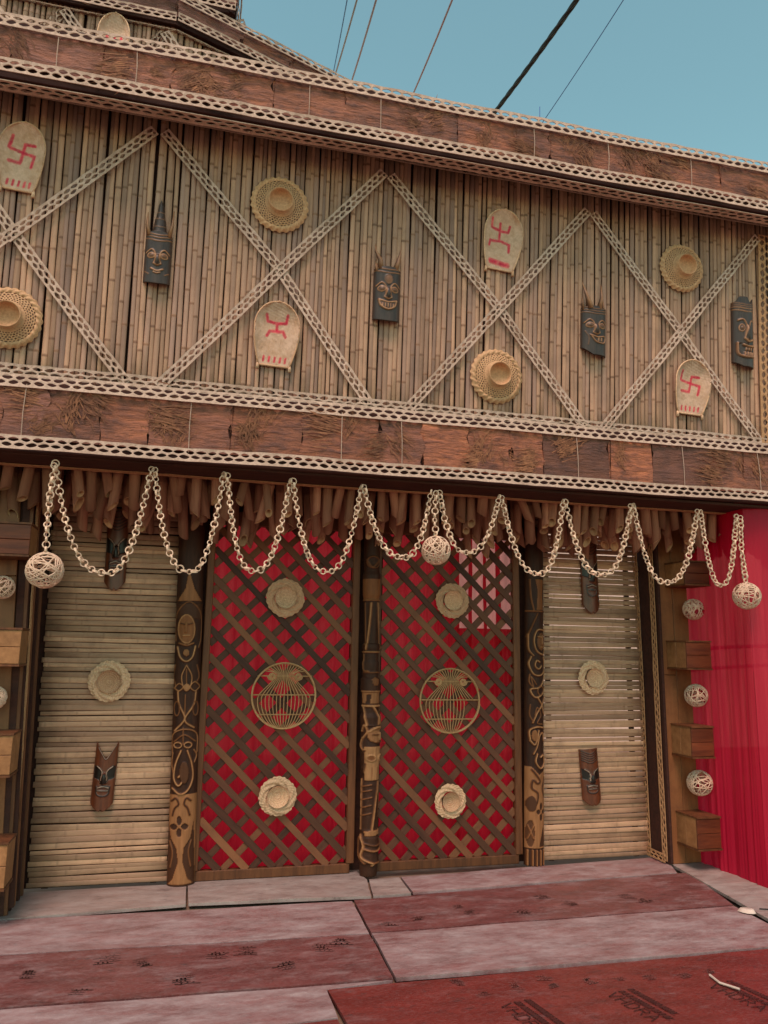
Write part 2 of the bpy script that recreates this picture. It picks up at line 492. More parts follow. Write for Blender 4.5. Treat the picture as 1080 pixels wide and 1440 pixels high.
# ------------------------------------------------------------------ bamboo stock
def pole_mesh(name, Ln, r, n, seed,  gap=(0.22, 0.42), flat=1.0, bend=0.004, node=0.4, bulge=0.09):
    q = random.Random(seed)
    zs = [(0.0, 0.0, 0.97)]
    z = q.uniform(0.03, 0.3)
    while z < Ln - 0.03:
        zs += [(z - 0.014, 0.0, 0.98), (z - 0.003, node, 1.0 + bulge), (z + 0.003, node * .7, 1.0 + bulge * .6), (z + 0.012, node * .15, 0.97)]
        z += q.uniform(*gap)
    zs.append((Ln, 0.0, 1.0))
    V, A = [], []
    ph = q.random() * 9
    for z, a, s in zs:
        ox, oy = bend * math.sin(z * 2.1 + ph), bend * 0.5 * math.cos(z * 1.7 + ph)
        for k in range(n):
            t = 2 * math.pi * k / n
            e = .62 if flat < .6 else 1.0
            c_, s_ = math.cos(t), math.sin(t)
            V.append((ox + math.copysign(abs(c_) ** e, c_) * r * s, oy + math.copysign(abs(s_) ** e, s_) * r * s * flat, z))
            A.append(a)
    Fc = []
    for i in range(len(zs) - 1):
        for k in range(n):
            l = (k + 1) % n
            Fc.append((i * n + k, i * n + l, (i + 1) * n + l, (i + 1) * n + k))
    Fc += [tuple(range(n - 1, -1, -1)), tuple((len(zs) - 1) * n + k for k in range(n))]
    return mesh(name, V, Fc, True, A)

# ------------------------------------------------------------------ relief carving
def seg_dist(X, Z, pts):
    d = np.full(X.shape, 1e9)
    for (x0, z0), (x1, z1) in zip(pts[:-1], pts[1:]):
        dx, dz = x1 - x0, z1 - z0
        t = np.clip(((X - x0) * dx + (Z - z0) * dz) / (dx * dx + dz * dz + 1e-12), 0, 1)
        d = np.minimum(d, np.hypot(X - x0 - t * dx, Z - z0 - t * dz))
    return d
def in_poly(X, Z, pts):
    r = np.zeros(X.shape, bool)
    n = len(pts)
    for i in range(n):
        (x0, z0), (x1, z1) = pts[i], pts[(i + 1) % n]
        c = ((z0 > Z) != (z1 > Z)) & (X < (x1 - x0) * (Z - z0) / (z1 - z0 + 1e-12) + x0)
        r ^= c
    return r
def relief(name, X, Z, D, marks, th=0.01, c0=0.0, PX=None, fade=0.0):
    """grid X,Z (metres in the drawing plane), D = outward depth; marks drawn in the plane; PX/PY optional 3-D positions"""
    H, Cc = np.zeros(X.shape), np.full(X.shape, c0)
    for mk in marks:
        k = mk[0]
        if k == 's':                                  # stroke: pts, width, height, colour
            d = seg_dist(X, Z, mk[1])
            f = np.clip(1.35 - d / mk[2], 0, 1)
            H = np.where(f > 0, H * (1 - f) + mk[3] * f, H)
            Cc = Cc * (1 - f) + mk[4] * f
        elif k == 'b':                                # bump: cx, cz, rx, rz, height, colour or None
            _, cx, cz, rx, rz, h, c = mk
            q = ((X - cx) / rx) ** 2 + ((Z - cz) / rz) ** 2
            H = H + h * np.clip(1 - q, 0, 1) ** 0.7
            if c is not None:
                Cc = np.where(q < 1, c, Cc)
        elif k == 'p':                                # polygon: pts, height, colour
            i = in_poly(X, Z, mk[1])
            H = np.where(i, mk[2], H)
            Cc = np.where(i, mk[3], Cc)
    if fade:
        nn = np.array([mnoise.noise((float(a) * 45, float(b) * 45, 7)) + .6 * mnoise.noise((float(a) * 160, float(b) * 160, 3)) for a, b in zip(X.ravel(), Z.ravel())]).reshape(X.shape)
        Cc = Cc * np.clip(1 - fade * (nn + .25), 0.12, 1)
    nz_, nx_ = X.shape
    Yf, Yb = D + H, np.maximum(D - th, 0.0)
    x3 = X if PX is None else PX
    fr = np.stack([x3, -Yf, Z], -1).reshape(-1, 3)
    bk = np.stack([x3 * 0.97 if th else x3, -Yb, Z], -1).reshape(-1, 3)
    V = np.concatenate([fr, bk])
    N = nz_ * nx_
    Fc = []
    for j in range(nz_ - 1):
        for i in range(nx_ - 1):
            a = j * nx_ + i
            Fc.append((a, a + 1, a + nx_ + 1, a + nx_))
            Fc.append((N + a, N + a + nx_, N + a + nx_ + 1, N + a + 1))
    for i in range(nx_ - 1):
        Fc.append((i, N + i, N + i + 1, i + 1))
        a = (nz_ - 1) * nx_ + i
        Fc.append((a, a + 1, N + a + 1, N + a))
    for j in range(nz_ - 1):
        a = j * nx_
        Fc.append((a, a + nx_, N + a + nx_, N + a))
        a += nx_ - 1
        Fc.append((a, N + a, N + a + nx_, a + nx_))
    A = np.concatenate([Cc.reshape(-1), np.full(N, c0)])
    return mesh(name, V, Fc, True, A)
def ell(cx, cz, rx, rz, a0=0, a1=360, n=18):
    return [(cx + rx * math.cos(math.radians(a0 + (a1 - a0) * i / n)), cz + rz * math.sin(math.radians(a0 + (a1 - a0) * i / n))) for i in range(n + 1)]

# ================================================================== SETTING
gm = MB().add([(-400, -400, -0.03), (400, -400, -0.03), (400, 400, -0.03), (-400, 400, -0.03)], [(0, 1, 2, 3)]).mesh("ground")
ob("ground", gm, m_ground)["kind"] = "structure"
floor = bpy.data.objects.new("floor", None); COL.objects.link(floor); WM["floor"] = Matrix.Identity(4); floor["kind"] = "structure"
def sheet(pts, mat, z, name="plywood_sheet", th=0.018, px=True):
    P = [pz(*p)[:2] for p in pts] if px else pts
    c = sum(np.array(p) for p in P) / len(P)
    # subdivide the edges so the slab can be very slightly uneven along them
    E_ = []
    for i in range(len(P)):
        a, b = np.array(P[i]), np.array(P[(i + 1) % len(P)])
        n = max(1, int(np.linalg.norm(b - a) / 0.12))
        for k in range(n):
            q = a + (b - a) * k / n
            if k:
                q = q + np.array([mnoise.noise((q[0] * 4, q[1] * 4, 3)), mnoise.noise((q[0] * 4, q[1] * 4, 9))]) * 0.006
            E_.append(q)
    n = len(E_)
    V = [(p[0] - c[0], p[1] - c[1], z + 0.003 * mnoise.noise((p[0] * 2, p[1] * 2, z * 50))) for p in E_]
    V += [(p[0] - c[0], p[1] - c[1], z - th) for p in E_] + [(0, 0, z)]
    F_ = [(i, (i + 1) % n, 2 * n) for i in range(n)] + [(i, n + i, n + (i + 1) % n, (i + 1) % n) for i in range(n)]
    return ob(name, mesh(name, V, F_), mat, floor, T3(c[0], c[1], 0))
# rows of sheets, pixel corners on the floor
sheet([(-60, 1262), (233, 1246), (262, 1244), (261, 1273), (-60, 1300)], m_plygrey, 0.008, "base_board")
sheet([(264, 1243), (500, 1226), (516, 1239), (522, 1262), (265, 1272.5)], m_plygrey, 0.010, "base_board")
sheet([(519, 1238), (561, 1235), (578, 1257), (525, 1261)], m_plygrey, 0.007, "base_board")
sheet([(564, 1235), (935, 1206), (952, 1229), (581, 1256.5)], m_plypale, 0.009, "base_board")
S1 = sheet([(-160, 1353), (-30, 1297), (495, 1268), (519, 1314)], m_plypale, 0.004)
S2 = sheet([(498, 1267), (970, 1228), (1031, 1274), (522, 1313)], m_plydark, 0.006)
S3 = sheet([(-400, 1450), (-160, 1354.5), (519, 1315.5), (553, 1377)], m_plydark, 0.0055)
S4 = sheet([(523, 1315), (1032, 1276), (1135, 1329), (557, 1377.5)], m_plypale, 0.0075)
S5 = sheet([(-700, 1580), (-400, 1453), (552, 1379.5), (459, 1393), (475, 1432)], m_plypale, 0.0045)
S6 = sheet([(461, 1393.5), (1138, 1331), (1500, 1530), (600, 1640)], m_plyred, 0.0062)
S7 = sheet([(-700, 1583), (474, 1434), (598, 1640), (-400, 1800)], m_plyred, 0.003)
sheet([(944, 1217), (1000, 1211), (1300, 1340), (1180, 1352)], m_plygrey, 0.012, "edge_board")
sheet([(-250, 1330), (-40, 1299), (10, 1296), (-140, 1352)], m_plypale, 0.009, "edge_board")

sheet([(2.62, -.80), (4.9, -.80), (4.9, -2.0), (3.15, -2.0)], m_plygrey, 0.004, px=False)
sheet([(3.17, -2.01), (4.9, -2.01), (4.9, -3.2), (3.75, -3.2)], m_plypale, 0.006, px=False)
# stamps printed on the front red sheet: outlined letters and two hatched bars
GLY = {'V': [[(0, 1), (.35, 0), (.7, 1)]], 'H': [[(0, 0), (0, 1)], [(.65, 0), (.65, 1)], [(0, .5), (.65, .5)]],
       'D': [[(0, 0), (0, 1), (.45, 1), (.65, .75), (.65, .25), (.45, 0), (0, 0)]],
       'R': [[(0, 0), (0, 1), (.5, 1), (.65, .8), (.5, .55), (0, .55)], [(.3, .55), (.65, 0)]],
       'A': [[(0, 0), (.35, 1), (.7, 0)], [(.15, .4), (.55, .4)]]}
def ribbon(mb, pts, wd, z):
    for a, b in zip(pts[:-1], pts[1:]):
        a, b = np.array(a), np.array(b)
        d = (b - a) / (np.linalg.norm(b - a) + 1e-9)
        nn = np.array([-d[1], d[0]]) * wd / 2
        a2, b2 = a - d * wd * .4, b + d * wd * .4
        mb.add([(*(a2 + nn), z), (*(b2 + nn), z), (*(b2 - nn), z), (*(a2 - nn), z)], [(3, 2, 1, 0)])
def stamp(px, ang, s, word="VHDRA", parent=S6):
    o = pz(*px)
    mb = MB()
    x = 0
    for ch in word:
        for st in GLY[ch]:
            ribbon(mb, [((x + a) * s, b * s) for a, b in st], 0.09 * s, 0)
        x += 0.95
    for k, y0 in enumerate((1.25, 2.15)):
        Lb = x * (1.05 if k == 0 else 0.95)
        ribbon(mb, [(0, y0 * s), (Lb * s, y0 * s)], 0.05 * s, 0); ribbon(mb, [(0, (y0 + .42) * s), (Lb * s, (y0 + .42) * s)], 0.05 * s, 0)
        q = 0.0
        while q < Lb - 0.2:
            ribbon(mb, [(q * s, (y0 + .04) * s), ((q + .22) * s, (y0 + .4) * s)], 0.13 * s, 0)
            q += 0.24 if rng.random() < .8 else .4
    M = T3(o[0], o[1], 0.0112) @ Matrix.Rotation(math.radians(ang), 4, 'Z')
    ob("printed_stamp", mb.mesh("printed_stamp"), m_ink, parent, M)
for px, ang in (((702, 1417), -80), ((852, 1402), -78), ((995, 1390), -77), ((1120, 1380), -77)):
    stamp(px, ang, 0.062)
def blot(parent, px, s):
    o = pz(*px)
    mb = MB()
    a = rng.uniform(-.3, .3)
    c, sn = math.cos(a), math.sin(a)
    for k in range(rng.choice((3, 4, 5))):
        y = (k - 2) * s * .42
        x0, x1 = -s * rng.uniform(.3, 1.2), s * rng.uniform(.3, 1.2)
        q = [(x0 + (x1 - x0) * t, y + s * .22 * mnoise.noise((t * 2.5, k, px[0]))) for t in (0, .25, .5, .75, 1)]
        ribbon(mb, [(x * c - yy * sn, x * sn + yy * c) for x, yy in q], s * rng.uniform(.08, .24), 0)
    ob("printed_mark", mb.mesh("printed_mark"), m_faint, parent, T3(o[0], o[1], 0.0115))
for px in ((723, 1385), (765, 1378), (730, 1394), (775, 1388), (828, 1383), (870, 1378), (912, 1377), (963, 1374), (997, 1368), (680, 1399), (645, 1385)):
    blot(S6, px, 0.032)
for px in ((585, 1292), (545, 1300), (660, 1285), (735, 1285), (800, 1272), (880, 1262), (905, 1268), (640, 1275), (760, 1262)):
    blot(S2, px, 0.05)
for px in ((150, 1352), (305, 1345), (345, 1340), (455, 1335), (480, 1328), (40, 1372), (200, 1356), (110, 1395), (260, 1380), (400, 1360)):
    blot(S3, px, 0.055)

# far pale backdrop added to brighten gaps; added streak bars behind the sheer curtain
pw = MB().box(-11, 14, 6.5, 6.8, -0.03, 4.6).mesh("bright_backdrop")
tag(ob("bright_backdrop", pw, m_backdrop), "pale backdrop added behind the building to brighten the gaps of the lattice doors", "wall")

# ================================================================== UPPER WALL OF UPRIGHT BAMBOO
XL, XR = -3.4, 4.4
CL, SL = math.cos(LEAN), math.sin(LEAN)
def wl(x, h, off=0.0):                       # point on the leaning wall, h metres up its face, off outwards
    return Vector((x, WY - h * SL - off * CL, WZ + h * CL - off * SL))
WALLUP = (0, -SL, CL)
HW = 1.79
uw = thing("bamboo_wall", "leaning upper wall clad in upright weathered bamboo poles with pale diagonal cane tapes", "wall", (0, WY, WZ))
core = MB()
core.add([wl(XL, -0.4, -0.045), wl(XR, -0.4, -0.045), wl(XR, HW + .3, -0.045), wl(XL, HW + .3, -0.045),
          (XL, 0.55, 2.76), (XR, 0.55, 2.76), (XR, 0.55, 4.9), (XL, 0.55, 4.9)],
         [(0, 1, 2, 3), (4, 7, 6, 5), (0, 3, 7, 4), (1, 5, 6, 2), (3, 2, 6, 7), (0, 4, 5, 1)])
core.v = [(a, b, max(c, 2.80)) for a, b, c in core.v]
ob("backing_board", core.mesh("backing_board"), m_dark, uw)
PV = [pole_mesh("bamboo_pole", HW + 0.02, 0.0172, 8, 100 + i, (0.2, 0.4)) for i in range(14)]
x = XL
while x < XR:
    s = rng.choice((0.72, 0.8, 0.86, 0.92, 0.97, 1.03, 1.12))
    x += 0.0172 * s
    o = wl(x, rng.uniform(-.012, .0), rng.uniform(-.004, .005))
    R = Matrix.Rotation(LEAN, 4, 'X') @ Matrix.Rotation(rng.gauss(0, 0.0028), 4, 'Y') @ Matrix.Rotation(rng.choice((0, math.pi)), 4, 'Z')
    ob("bamboo_pole", rng.choice(PV), m_pole, uw, T3(*o) @ R @ Matrix.Diagonal((s, s * .6, 1, 1)))
    x += 0.0172 * s + (rng.uniform(-.002, .001) if rng.random() < .92 else rng.uniform(.003, .008))
# diagonal tapes, photo end points on the wall
for a, b in (((-75, 200), (178, 540)), ((8, 335), (218, 184)), ((-190, 475), (8, 335)), ((232, 186), (392, 378)), ((392, 378), (522, 572)), ((222, 544), (540, 243)),
             ((549, 248), (702, 434)), ((702, 434), (824, 606)), ((572, 578), (826, 297)), ((834, 300), (958, 470)), ((958, 470), (1073, 628)), ((842, 611), (1064, 334))):
    up = a[1] > b[1]
    tape(uw, wp(*a, 0.026 + .008 * up), wp(*b, 0.026 + .008 * up), 0.068, up=WALLUP, name="diagonal_tape", pitch=0.054)
tape(uw, wp(1073, 332, 0.03), wp(1079, 640, 0.03), 0.11, m_tape_b, up=(1, 0, 0), name="edge_tape", pitch=0.06)
tape(uw, wl(XL, .045, .03), wl(XR, .032, .03), 0.075, up=WALLUP, name="foot_tape", wob=.008)
tape(uw, wl(XL, HW - .035, .028), wl(XR, HW - .035, .028), 0.05, up=WALLUP, name="head_tape", pitch=.07)

# ================================================================== BARK-FACED FASCIAS
def bark_sheet_mesh(Lx, H, seed):
    q = random.Random(seed)
    nx_, nz_ = 16, 9
    V, Fc = [], []
    for j in range(nz_):
        for i in range(nx_):
            u, v = i / (nx_ - 1), j / (nz_ - 1)
            e = 0.045 * mnoise.noise((v * 3.3, seed, u * 2)) if i in (0, nx_ - 1) else 0
            d = 0.012 + 0.012 * mnoise.noise((u * Lx * 7, v * H * 9, seed)) + 0.006 * mnoise.noise((u * Lx * 28, v * H * 24, seed + 5))
            d += 0.010 * (u if seed % 2 else 1 - u)
            V.append((u * Lx + e, -d, (v - .5) * H))
    for j in range(nz_ - 1):
        for i in range(nx_ - 1):
            a = j * nx_ + i
            Fc.append((a, a + 1, a + nx_ + 1, a + nx_))
    for i in range(nx_ - 1):
        pass
    b = len(V)
    V += [(0, 0.004, -.5 * H), (Lx, 0.004, -.5 * H), (Lx, 0.004, .5 * H), (0, 0.004, .5 * H)]
    Fc += [(b, 0, nx_ * (nz_ - 1), b + 3), (nx_ - 1, b + 1, b + 2, nx_ * nz_ - 1)]
    return mesh("bark_sheet", V, Fc, True)
def tuft_mesh(seed):
    q = random.Random(seed)
    mb = MB()
    base = q.uniform(0, 6.28)
    for k in range(48):
        a = base + q.gauss(0, 0.16)
        l = q.uniform(.07, .22)
        o = Vector((q.gauss(0, .035), -.014, q.gauss(0, .05)))
        c = q.uniform(-.5, .5)
        p = [o + Vector((math.cos(a + c * t) * l * t, -.012 - q.uniform(0, .012) * t, math.sin(a + c * t) * l * t * .55)) for t in (0, .5, 1)]
        wd = q.uniform(.0015, .0042)
        sx = Vector((-math.sin(a), 0, math.cos(a))) * wd
        mb.add([p[0] - sx, p[0] + sx, p[1] + sx, p[1] - sx, p[2]], [(0, 1, 2, 3), (3, 2, 4)])
    return mb.mesh("fibre_tuft")
TUFT = [tuft_mesh(i) for i in range(16)]
def fascia(root, p0, p1, H, up, seed, tw=0.085, cords=True, tufts=0.8, band=None):
    """bark sheets side by side between p0 and p1 (centre line), tape along both edges"""
    q = random.Random(seed)
    p0, p1, up = Vector(p0), Vector(p1), Vector(up).normalized()
    Ln = (p1 - p0).length
    M = frame(p0, p1 - p0, z=up)
    bm_ = bevbox("fascia_board", Ln, 0.03, H)
    ob("fascia_board", bm_, m_dark, root, M @ T3(Ln / 2, 0.034, 0))
    x = 0
    hb = H - 2 * tw + 0.03
    k = 0
    while x < Ln - 0.02:
        l = min(q.uniform(.22, .5), Ln - x)
        if Ln - x - l < .12: l = Ln - x
        ob("bark_sheet", bark_sheet_mesh(l, hb, seed * 50 + k), m_bark, root, M @ T3(x, 0, 0))
        if q.random() < tufts:
            for _ in range(q.choice((1, 2, 3))):
                s = q.uniform(.6, 1.15) * min(1, hb / .26)
                tf = ob("fibre_tuft", q.choice(TUFT), m_fibre, root, M @ T3(x + q.uniform(.05, .9) * l, 0, q.uniform(-.3, .3) * hb) @ Matrix.Scale(s, 4)); tf['kind'] = 'stuff'
        if cords and q.random() < .55 and x > .1:
            v, f = tube([(0, -.03, -hb / 2 - .01), (q.uniform(-.004, .004), -.036, 0), (q.uniform(-.006, .006), -.03, hb / 2 + .01)], .0024, 4)
            ob("cord", mesh("cord", v, f), m_cord, root, M @ T3(x + l * .5, 0, 0))
        x += l; k += 1
    a = M @ Vector((0, -.026, H / 2 - tw / 2)); b = M @ Vector((Ln, -.026, H / 2 - tw / 2))
    tape(root, a, b, tw, up=up, pitch=.068, lift=.004, wob=.009)
    a = M @ Vector((0, -.030, -H / 2 + tw / 2)); b = M @ Vector((Ln, -.030, -H / 2 + tw / 2))
    tape(root, a, b, tw, up=up, pitch=.064, lift=.004, wob=.009)
# lower fascia, over the doors
FY = -0.80
lf = thing("door_canopy_fascia", "reddish bark fascia over the doors, edged with pale cane tapes", "fascia", (0, FY, 2.63))
fascia(lf, (XL, FY, 2.83), (XR, FY, 2.855), 0.445, (0, 0.05, 1), 3, tw=0.08)
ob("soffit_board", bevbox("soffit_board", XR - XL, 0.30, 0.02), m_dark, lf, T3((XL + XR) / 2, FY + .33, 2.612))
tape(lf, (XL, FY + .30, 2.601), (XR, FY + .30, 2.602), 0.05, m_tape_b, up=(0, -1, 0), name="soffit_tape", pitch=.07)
ob("cavity_light_cap", MB().box(XL, XR, -.47, .5, 2.70, 2.76).mesh("cavity_light_cap"), m_dark, lf)  # unseen cap added so the pipe cavity stays dark
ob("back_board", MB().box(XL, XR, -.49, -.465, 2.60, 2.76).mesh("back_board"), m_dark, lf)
# upper cornice
CY = -1.12
uc = thing("roof_cornice", "long reddish bark cornice along the roof edge, edged with pale cane tapes", "cornice", (0, CY, 4.70))
fascia(uc, (XL, CY, 4.885), (XR, CY, 4.905), 0.375, (0, -0.03, 1), 7, tw=0.082)
pA, pB = (CY + .02, 4.695), (WY - HW * SL - .03, WZ + HW * CL - .01)
so_ = MB().add([(XL, pA[0], pA[1]), (XR, pA[0], pA[1] + .02), (XR, pB[0] + .1, pB[1] + .03), (XL, pB[0] + .1, pB[1] + .03),
                (XL, pA[0] + .01, pA[1] + .1), (XR, pA[0] + .01, pA[1] + .1), (XR, .5, 5.0), (XL, .5, 5.0)],
               [(3, 2, 1, 0), (4, 5, 6, 7), (0, 1, 5, 4)])
ob("soffit_board", so_.mesh("soffit_board"), m_dark, uc)
tape(uc, (XL, CY + .055, 4.692), (XR, CY + .055, 4.712), 0.09, up=(0, -1, 0), name="soffit_tape", pitch=.074, lift=.004)
ob("roof_sheet", MB().box(XL, XR, CY + .03, 2.2, 5.0, 5.03).mesh("roof_sheet"), m_dark, uc)

# ================================================================== ROOF TIERS
def pole_row(root, p0, p1, H, var, s0=1.0):
    p0, p1 = Vector(p0), Vector(p1)
    M = frame(p0, p1 - p0)
    Ln = (p1 - p0).length
    x = 0.0
    while x < Ln:
        s = rng.choice((.8, .9, 1.0, 1.1)) * s0
        x += .0172 * s
        ob("bamboo_pole", rng.choice(var), m_pole, root, M @ T3(x, rng.uniform(-.006, .006), 0) @ Matrix.Rotation(rng.gauss(0, .003), 4, 'Y') @ Matrix.Diagonal((s, s, H / (HW + .02), 1)))
        x += .0172 * s + rng.uniform(0, .003)
c2 = py(248, 32, -0.5); zc2 = c2[2]
E2 = pz(378, 96, zc2)
dr = np.array([E2[0] - c2[0], E2[1] - c2[1], 0]); dr = dr / np.linalg.norm(dr)
t2 = thing("roof_tier", "second roof tier with bark eave bending back above the long cornice", "roof tier", (c2[0], .3, 5.03))
cA, cB, cC = Vector((-3.6, -0.5, zc2 + .105)), Vector((c2[0], -0.5, zc2 + .105)), Vector((c2[0] + dr[0] * 2.3, -0.5 + dr[1] * 2.3, zc2 + .105))
fascia(t2, cA, cB, 0.22, (0, -.1, 1), 21, tw=.062, cords=False)
fascia(t2, cB, cC, 0.22, (0, -.1, 1), 22, tw=.062, cords=False)
wA, wB, wC = Vector((-3.6, -.43, 5.0)), Vector((c2[0] - .02, -.43, 5.0)), Vector((c2[0] - .02 + dr[0] * 2.0, -.43 + dr[1] * 2.0, 5.0))
pole_row(t2, wA, wB, 1.0, PV[:6]); pole_row(t2, wB, wC, 1.0, PV[:6])
z0 = zc2 + .02
sf = MB().add([cA + Vector((0, .03, -.09)), cB + Vector((0, .03, -.09)), cC + Vector((0, .03, -.09)), wC + Vector((0, .2, 1.0)), wB + Vector((0, .05, 1.0)), wA + Vector((0, .05, 1.0))],
              [(0, 1, 4, 5), (1, 2, 3, 4)])
sf.box(-3.6, c2[0] - .1, -.39, 1.8, 5.03, 6.0)
sf.add([(c2[0] - .1, -.39, 5.03), wC + Vector((0, .05, .03)), (wC.x, wC.y + 1.5, 5.03), (c2[0] - .1, 1.8, 5.03)] + [(c2[0] - .1, -.39, 6.0), wC + Vector((0, .05, 1.0)), (wC.x, wC.y + 1.5, 6.0), (c2[0] - .1, 1.8, 6.0)],
       [(0, 1, 5, 4), (1, 2, 6, 5), (2, 3, 7, 6), (4, 5, 6, 7)])
ob("soffit_board", sf.mesh("soffit_board"), m_dark, t2)
tape(t2, cA + Vector((0, .05, -.115)), cB + Vector((0, .05, -.115)), .05, up=(0, -1, -.35), name="soffit_tape", lift=.004)
tape(t2, cB + Vector((0, .05, -.115)), cC + Vector((0, .05, -.115)), .05, up=(0, -1, -.35), name="soffit_tape", lift=.004)
for a, b in (((90, 14), (40, 60)), ((90, 14), (130, 70)), ((232, 46), (190, 85)), ((232, 46), (262, 90)), ((-20, -5), (-70, 60)), ((-20, -5), (15, 40))):
    tape(t2, py(*a, -.458), py(*b, -.458), .07, name="diagonal_tape", pitch=.06)
# third tier
t3 = thing("roof_tier", "small third roof tier of upright bamboo standing above the bent bark eave", "roof tier", (-1.6, 1.0, 6.0))
ec = py(331, 16, 0.30); wr = py(338, 44, .55)
pole_row(t3, (-3.4, .55, 6.0), (wr[0], .55, 6.0), ec[2] - 5.9, PV[:6])
ob("backing_board", MB().box(-3.4, wr[0] - .01, .59, 1.8, 6.0, ec[2] + .1).mesh("backing_board"), m_dark, t3)
fascia(t3, (-3.4, .30, ec[2] + .15), (ec[0], .30, ec[2] + .15), .33, (0, -.1, 1), 31, tw=.085, cords=False)
fascia(t3, (ec[0], .30, ec[2] + .15), (ec[0] + .02, 1.8, ec[2] + .15), .33, (0.1, 0, 1), 32, tw=.085, cords=False)
ob("soffit_board", MB().box(-3.4, ec[0] - .005, .33, 1.8, ec[2] - .005, ec[2] + .02).mesh("soffit_board"), m_dark, t3)
tape(t3, py(292, 40, .51), py(345, 34, .51), .085, name="foot_tape", pitch=.06)
tape(t3, py(300, 46, .50), py(343, 58, .50), .085, name="foot_tape", pitch=.06)
tape(t3, (wr[0] - .03, .505, 6.3), (wr[0] - .03, .505, ec[2]), .06, up=(-1, 0, 0), name="corner_tape", pitch=.06)

# ================================================================== HANGING BAMBOO FRINGE
def pipe_mesh(seed):
    q = random.Random(seed)
    Ln, r, n = 1.0, 1.0, 12
    sl_, ph = q.uniform(.5, 1.5), q.uniform(0, 6.28)
    V, A = [], []
    rings = [(0, 1.0, 0), (.3, 1.02, 0), (.32, 1.08, 0), (.34, 1.0, 0), (1, 1.0, 1), (1, .74, 1), (.55, .72, 1)]
    for z, k, e in rings:
        for i in range(n):
            t = 2 * math.pi * i / n
            cut = e * sl_ * math.cos(t - ph) * k
            V.append((math.cos(t) * k, math.sin(t) * k, -z if not e else (-z, cut)))
            A.append(0.0)
    return V, A, n, len(rings)
def make_pipe(seed, Ln, r):
    V, A, n, m = pipe_mesh(seed)
    V2 = []
    for i, (a, b, c) in enumerate(V):
        if isinstance(c, tuple):
            V2.append((a * r, b * r, c[0] * Ln + c[1] * r * .9))
        else:
            V2.append((a * r, b * r, c * Ln))
        A[i] = 0.8 if i // n == 5 else 0.0
    Fc = []
    for j in range(m - 1):
        for k in range(n):
            l = (k + 1) % n
            Fc.append((j * n + k, (j + 1) * n + k, (j + 1) * n + l, j * n + l))
    Fc.append(tuple((m - 1) * n + k for k in range(n)))
    return mesh("bamboo_pipe", V2, Fc, True, A)
fr_ = thing("bamboo_fringe", "fringe of cut bamboo pipes hanging in rows under the canopy", "fringe", (0, -.4, 2.7))
PIPES = [make_pipe(i, rng.uniform(.27, .37), rng.uniform(.026, .036)) for i in range(12)]
for row, (y0, dz, sp) in enumerate(((-.43, .0, .088), (-.30, -.05, .10), (-.15, -.09, .115), (.0, -.10, .13))):
    x = XL + .05 * row
    while x < XR - .1:
        s = rng.uniform(.85, 1.15)
        tilt = rng.gauss(0.03, .11)
        ob("bamboo_pipe", rng.choice(PIPES), m_pipe, fr_, T3(x, y0 + rng.uniform(-.03, .03), 2.70 + dz * .2) @ Matrix.Rotation(rng.gauss(-.04, .06), 4, 'X')
           @ Matrix.Rotation(tilt, 4, 'Y') @ Matrix.Rotation(rng.uniform(0, 6.28), 4, 'Z') @ Matrix.Diagonal((s, s, rng.uniform(.72, 1.12) - dz * 1.2, 1)))
        x += sp * rng.choice((.8, .9, 1.0, 1.15, 1.4))

# ================================================================== SLAT PANELS
PYF = 0.20
def slat_panel(label, x0, x1, ztop, lean_l, gaps, backing):
    root = thing("slat_panel", label, "panel", ((x0 + x1) / 2, PYF, 0.01))
    var = [pole_mesh("bamboo_slat", x1 - x0, 0.0185, 12, 300 + i + int(x0 * 10), (0.24, 0.62), flat=.3, bend=.003, node=.14, bulge=.05) for i in range(12)]
    z = 0.02
    i = 0
    while z < ztop:
        s = rng.choice((.72, .82, .9, .98, 1.05))
        z += .0185 * s
        R = Matrix.Rotation(math.pi / 2, 4, 'Y')
        sh = -lean_l * z
        M = T3(x0 + sh + rng.uniform(-.008, .008), PYF + rng.uniform(-.004, .006), z) @ Matrix.Rotation(rng.gauss(0, .0035), 4, 'Y') @ R @ Matrix.Diagonal((s, s, rng.uniform(.985, 1.01), 1))
        ob("bamboo_slat", rng.choice(var), m_slat, root, M)
        z += .0185 * s + (rng.uniform(-.001, .0015) if rng.random() > gaps(z) else rng.uniform(.002, .0055))
    if backing:
        ob("backing_board", MB().box(x0 - .09, x1, PYF + .03, PYF + .05, 0.01, ztop + .1).mesh("backing_board"), m_dark, root)
    for xx in (x0 + .1, x1 - .1):
        ob("batten", MB().box(xx - .02, xx + .02, PYF + .012, PYF + .028, 0.01, ztop + .05).mesh("batten"), m_dark, root)
    return root
slat_panel("horizontal split-bamboo panel beside the post carved with a face and elephant", -2.155, -1.29, 2.62, .022, lambda z: .1, True)
slat_panel("horizontal split-bamboo panel with light gaps near its top, beside the vine-carved post", 1.375, 2.29, 2.62, .0, lambda z: .5 if z > 1.8 else (.16 if z > 1.45 else .03), False)

